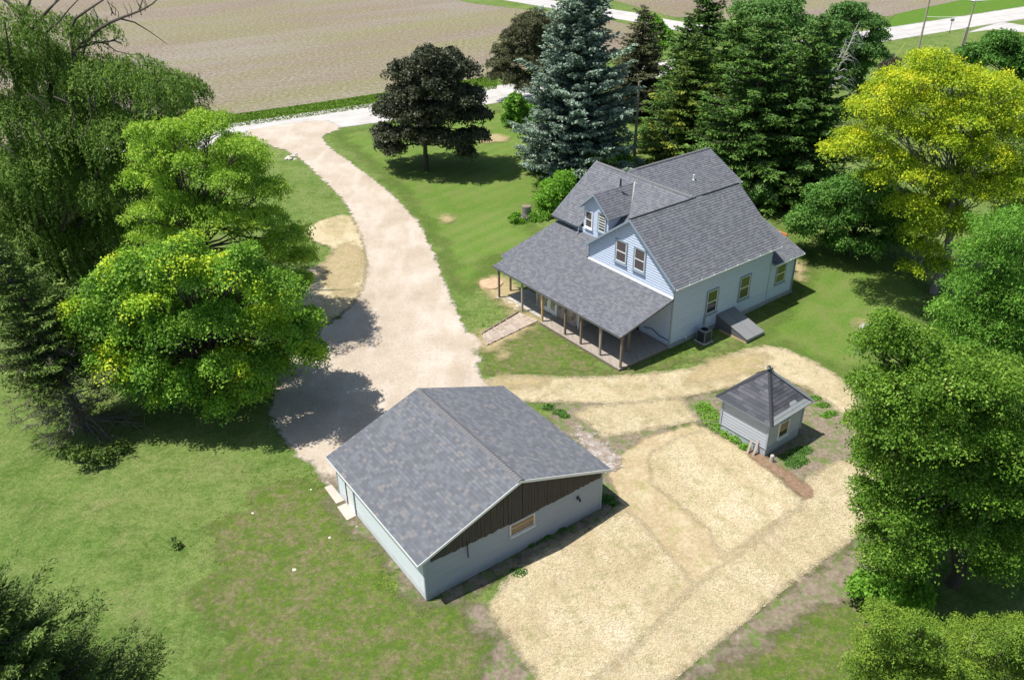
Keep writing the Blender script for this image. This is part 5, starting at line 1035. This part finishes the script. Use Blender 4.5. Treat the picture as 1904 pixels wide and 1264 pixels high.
# utility poles and wires
def pole(label,base,h,r=.15,arm=False,lean=(0,0)):
    t=thing('utility_pole',label,'utility pole',base,'utility poles'); b=np.array(base); mb=MB(); tp=b+V3(lean[0],lean[1],h); mb.tube([b-Z*.2,b*.5+tp*.5,tp],[r,r*.85,r*.68],9); mb.build('shaft',M['pole'],t)
    mb=MB(); mb.tube([tp-Z*.25,tp+Z*.12],[.05,.05],6); mb.tube([tp-Z*.05+HQ*.0,tp-Z*.05+V3(.25,0,.1)],[.03,.03],6); mb.build('insulator',M['steel'],t)
    return tp
up_=pole('single wooden utility pole beside the blue spruce behind the house',G(1178,312),9.3,.17)
p1=pole('left wooden road pole standing on the verge above the yellow locust',G(1705,103),13.4,.17)
p2=pole('right wooden road pole with a second pole strapped to its foot',G(1785,112),9.4,.16)
c=G(1779,112); mb=MB(); mb.tube([c,c+V3(.35,0,5.2)],[.16,.13],8); tag(mb.build('pole_stub',M['pole'],origin=c),'short grey stub pole strapped beside the right road pole','utility pole')
mb=MB(); mb.box(lambda a,b,z:p2+V3(a,b*.8,z-.3),-.9,.9,-.05,.05,-.06,.06); tag(mb.build('cross_arm',M['pole'],origin=p2),'wooden cross arm fixed at the top of the right road pole','cross arm')
def wire(a,b,sag,label,name='wire',r=.018,mat='steel',group=None):
    a=np.array(a);b=np.array(b); mb=MB(); mb.tube([a*(1-t)+b*t-Z*sag*4*t*(1-t) for t in np.linspace(0,1,14)],[r]*14,4); return tag(mb.build(name,M[mat],origin=a),label,'wire',group)
wl=np.array(p2)+V3(60,24,0.3); wr=np.array(p1)+V3(-30,15,5)
far=thing('utility_pole','far wooden road pole beyond the right edge of the lawn','utility pole',(p2[0]+62,p2[1]+34,0),'utility poles'); fb=np.array(far.location); mb=MB(); mb.tube([fb,fb+Z*9.4],[.16,.12],8); mb.build('shaft',M['pole'],far)
ft=fb+Z*9.2
for k,dx in enumerate((-.8,-.3,.3,.8)): wire(p2+V3(dx*.3,dx*.6,-.22),ft+V3(dx*.3,dx*.6,0),.5,'pale overhead line running right from the double road pole','wire',.03,'gutter','overhead lines along the road')
for k,dx in enumerate((-.6,0,.6)): wire(p2+V3(dx*.3,dx*.6,-.22),p1+V3(-26+dx,36,1.0),.3,'pale overhead line running left from the double road pole past the field','wire',.03,'gutter','overhead lines above the far field')
wire(p1-Z*7.2,atY(1784,31,G(1785,112)[1]),.1,'thin service line between the two road poles','wire',.025,'gutter')
wire(up_-Z*.15,h3(-13.0,14.8,7.5),.5,'dark service wire from the yard pole down to the rear roof','wire',.02,'dark')
gw=thing('guy_wire','yellow sleeved guy wire slanting in the grass left of the road poles','guy wire',G(1668,100)); mb=MB(); a=G(1668,101); mb.tube([a,atY(1684,80,a[1]-.2)],[.05,.05],6); mb.build('sleeve',plain('yellow_sleeve',(.6,.5,.05),.5),gw)
sg_=thing('road_sign','small road sign on a thin dark post at the grass edge','sign',G(1765,62)); c=G(1765,62); mb=MB(); mb.tube([c,c+Z*2.5],[.05,.05],6); mb.build('post',M['dark'],sg_); mb=MB(); mb.box(lambda a,b,z:c+V3(a,b,z),-.35,.35,-.06,-.04,2.1,2.6); mb.build('sign_plate',M['steel'],sg_)
mb=MB(); mb.box(lambda a,b,z:h3(-2.9+a,15.9+b,z),-.9,.45,-.06,.06,3.4,3.62); mb.box(lambda a,b,z:h3(-2.9+a,15.9+b,z),-.75,-.65,-.05,.05,0,3.4); mb.box(lambda a,b,z:h3(-2.9+a,15.9+b,z),.25,.35,-.05,.05,0,3.4)
M['orange']=plain('orange_board',(.6,.22,.07),.7); tag(mb.build('rail',M['orange'],origin=h3(-2.9,15.9,0)),'orange brown rail peeking out behind the low rear roof','rail')
# ------------------------------------------------------------------ ground clutter: straw fibres and grass
def scatter_poly(poly,n,rg,inset=0.02):
    poly=np.array(poly)[:,:2]; lo,hi=poly.min(0),poly.max(0); out=[]
    k=0
    while k<n:
        P=lo+rg.random((n,2))*(hi-lo); P=P[sdf(P,poly)>inset]; out.append(P); k+=len(P)
        if not len(P): break
    return np.concatenate(out)[:n]
rg=np.random.default_rng(77); parts=[]
for sz_,s,n in zip(STZ,straws,(26000,9000,26000,36000,14000,9000)):
    P=scatter_poly(s,n,rg,-.12); k=len(P); C=np.column_stack([P,sz_+.004+.012*rg.random(k)]); a=rg.normal(size=k)*.5+.75; D=np.column_stack([np.cos(a),np.sin(a),rg.normal(size=k)*.04]); N=np.column_stack([rg.normal(size=(k,2))*.15,np.ones(k)])
    l=.06+.13*rg.random(k); V,_=leafset(C,D,N,l,.008+.012*rg.random(k)); parts.append((V,np.clip(.68+rg.normal(size=k)*.25,0,1)))
o=mesh_leaves('straw_fibres',parts,L['straw'],origin=(0,0,0)); tag(o,'loose pale straw strewn over the seeded soil','straw',kind='stuff')
nog=[DRIVE]+straws+[[g3(0,0,0)[:2],g3(GL,0,0)[:2],g3(GL,GW,0)[:2],g3(0,GW,0)[:2]],[h3(-8.5,-4.9,0)[:2],h3(.1,-4.9,0)[:2],h3(.1,13.8,0)[:2],h3(-8.5,13.8,0)[:2]],[h3(-14.8,-4.5,0)[:2],h3(-8,-4.5,0)[:2],h3(-8,15.7,0)[:2],h3(-14.8,15.7,0)[:2]],[Pa[:2],Pb[:2],Pc[:2],Pd_[:2]],[s3(-1.7,-1.7,0)[:2],s3(1.7,-1.7,0)[:2],s3(1.7,1.7,0)[:2],s3(-1.7,1.7,0)[:2]]]
def lawnpts(n,y0,y1,rg,inset=.05):
    Y=y0+(y1-y0)*rg.random(n)**.8; X=(rg.random(n)*2-1)*(Y*.66+10); P=np.column_stack([X,Y]); ok=np.ones(n,bool)
    for q in nog: ok&=sdf(P,np.array(q,float))<-inset
    return P[ok]
def vnoise(P,s,seed):
    r=np.random.default_rng(seed); v=0
    for k in range(6): d=r.normal(size=2)*s*(1+k*.5); v=v+np.sin(P@d+r.random()*6)/(1+k*.4)
    return v/2.6
# broad-leaved weeds in the lawn beside and below the garage
W=[]
for (px,py,sx,sy,n) in ((640,1000,70,90,1100),(560,930,60,50,500),(700,1080,60,50,500),(600,1180,90,60,500),(480,1000,90,60,300),(1540,1180,90,60,900),(1470,1240,90,30,700),(940,610,60,30,200),(1040,650,90,25,350),(1250,650,80,20,300),(1510,790,40,40,400),(770,1180,80,50,300),(1500,960,60,60,160),(1150,1050,160,100,260),(1200,820,40,10,200)):
    for _ in range(n):
        W.append(G(px+rg.normal()*sx*.6,py+rg.normal()*sy*.6)[:2])
W=np.array(W); bl=[[g3(-.1,-.1,0)[:2],g3(GL,-.1,0)[:2],g3(GL,GW,0)[:2],g3(-.1,GW,0)[:2]],nog[6],[s3(-1.7,-1.7,0)[:2],s3(1.7,-1.7,0)[:2],s3(1.7,1.7,0)[:2],s3(-1.7,1.7,0)[:2]],DRIVE]
for q in bl: W=W[sdf(W,np.array(q,float))<-.1]
per=7; idx=np.repeat(np.arange(len(W)),per); m=len(idx); a=rg.random(m)*6.283; r=.03+.07*rg.random(m); C=np.column_stack([W[idx,0]+np.cos(a)*r,W[idx,1]+np.sin(a)*r,.015+.03*rg.random(m)])
V,_=leafset(C,np.column_stack([np.cos(a),np.sin(a),.3+0*a]),np.column_stack([rg.normal(size=(m,2))*.4,np.ones(m)]),.05+.06*rg.random(m),.035+.03*rg.random(m))
o=mesh_leaves('weeds',[(V,np.clip(.55+.2*rg.normal(size=len(W))[idx]+.1*rg.normal(size=m),0,1))],L['lawnweed'],origin=(0,0,0)); tag(o,'bright broad leaved weeds growing through the lawn near the garage','weeds',kind='stuff')
# tall verge grass by the field
rg=np.random.default_rng(6); P=scatter_poly(smooth_poly(verge,0),30000,rg,.1); P=P[(P[:,0]>-60)&(P[:,0]<20)]; k=len(P); hh=.07+.10*rg.random(k)
V,_=leafset(np.column_stack([P,hh*.45]),np.column_stack([rg.normal(size=(k,2))*.35,np.ones(k)]),rg.normal(size=(k,3)),hh,.12+.1*rg.random(k)); o=mesh_leaves('verge_grass',[(V,np.clip(.3+.2*rg.normal(size=k),0,1))],L['lawnweed'],origin=(0,0,0)); tag(o,'tall green grass on the strip between road and field','grass',kind='stuff')
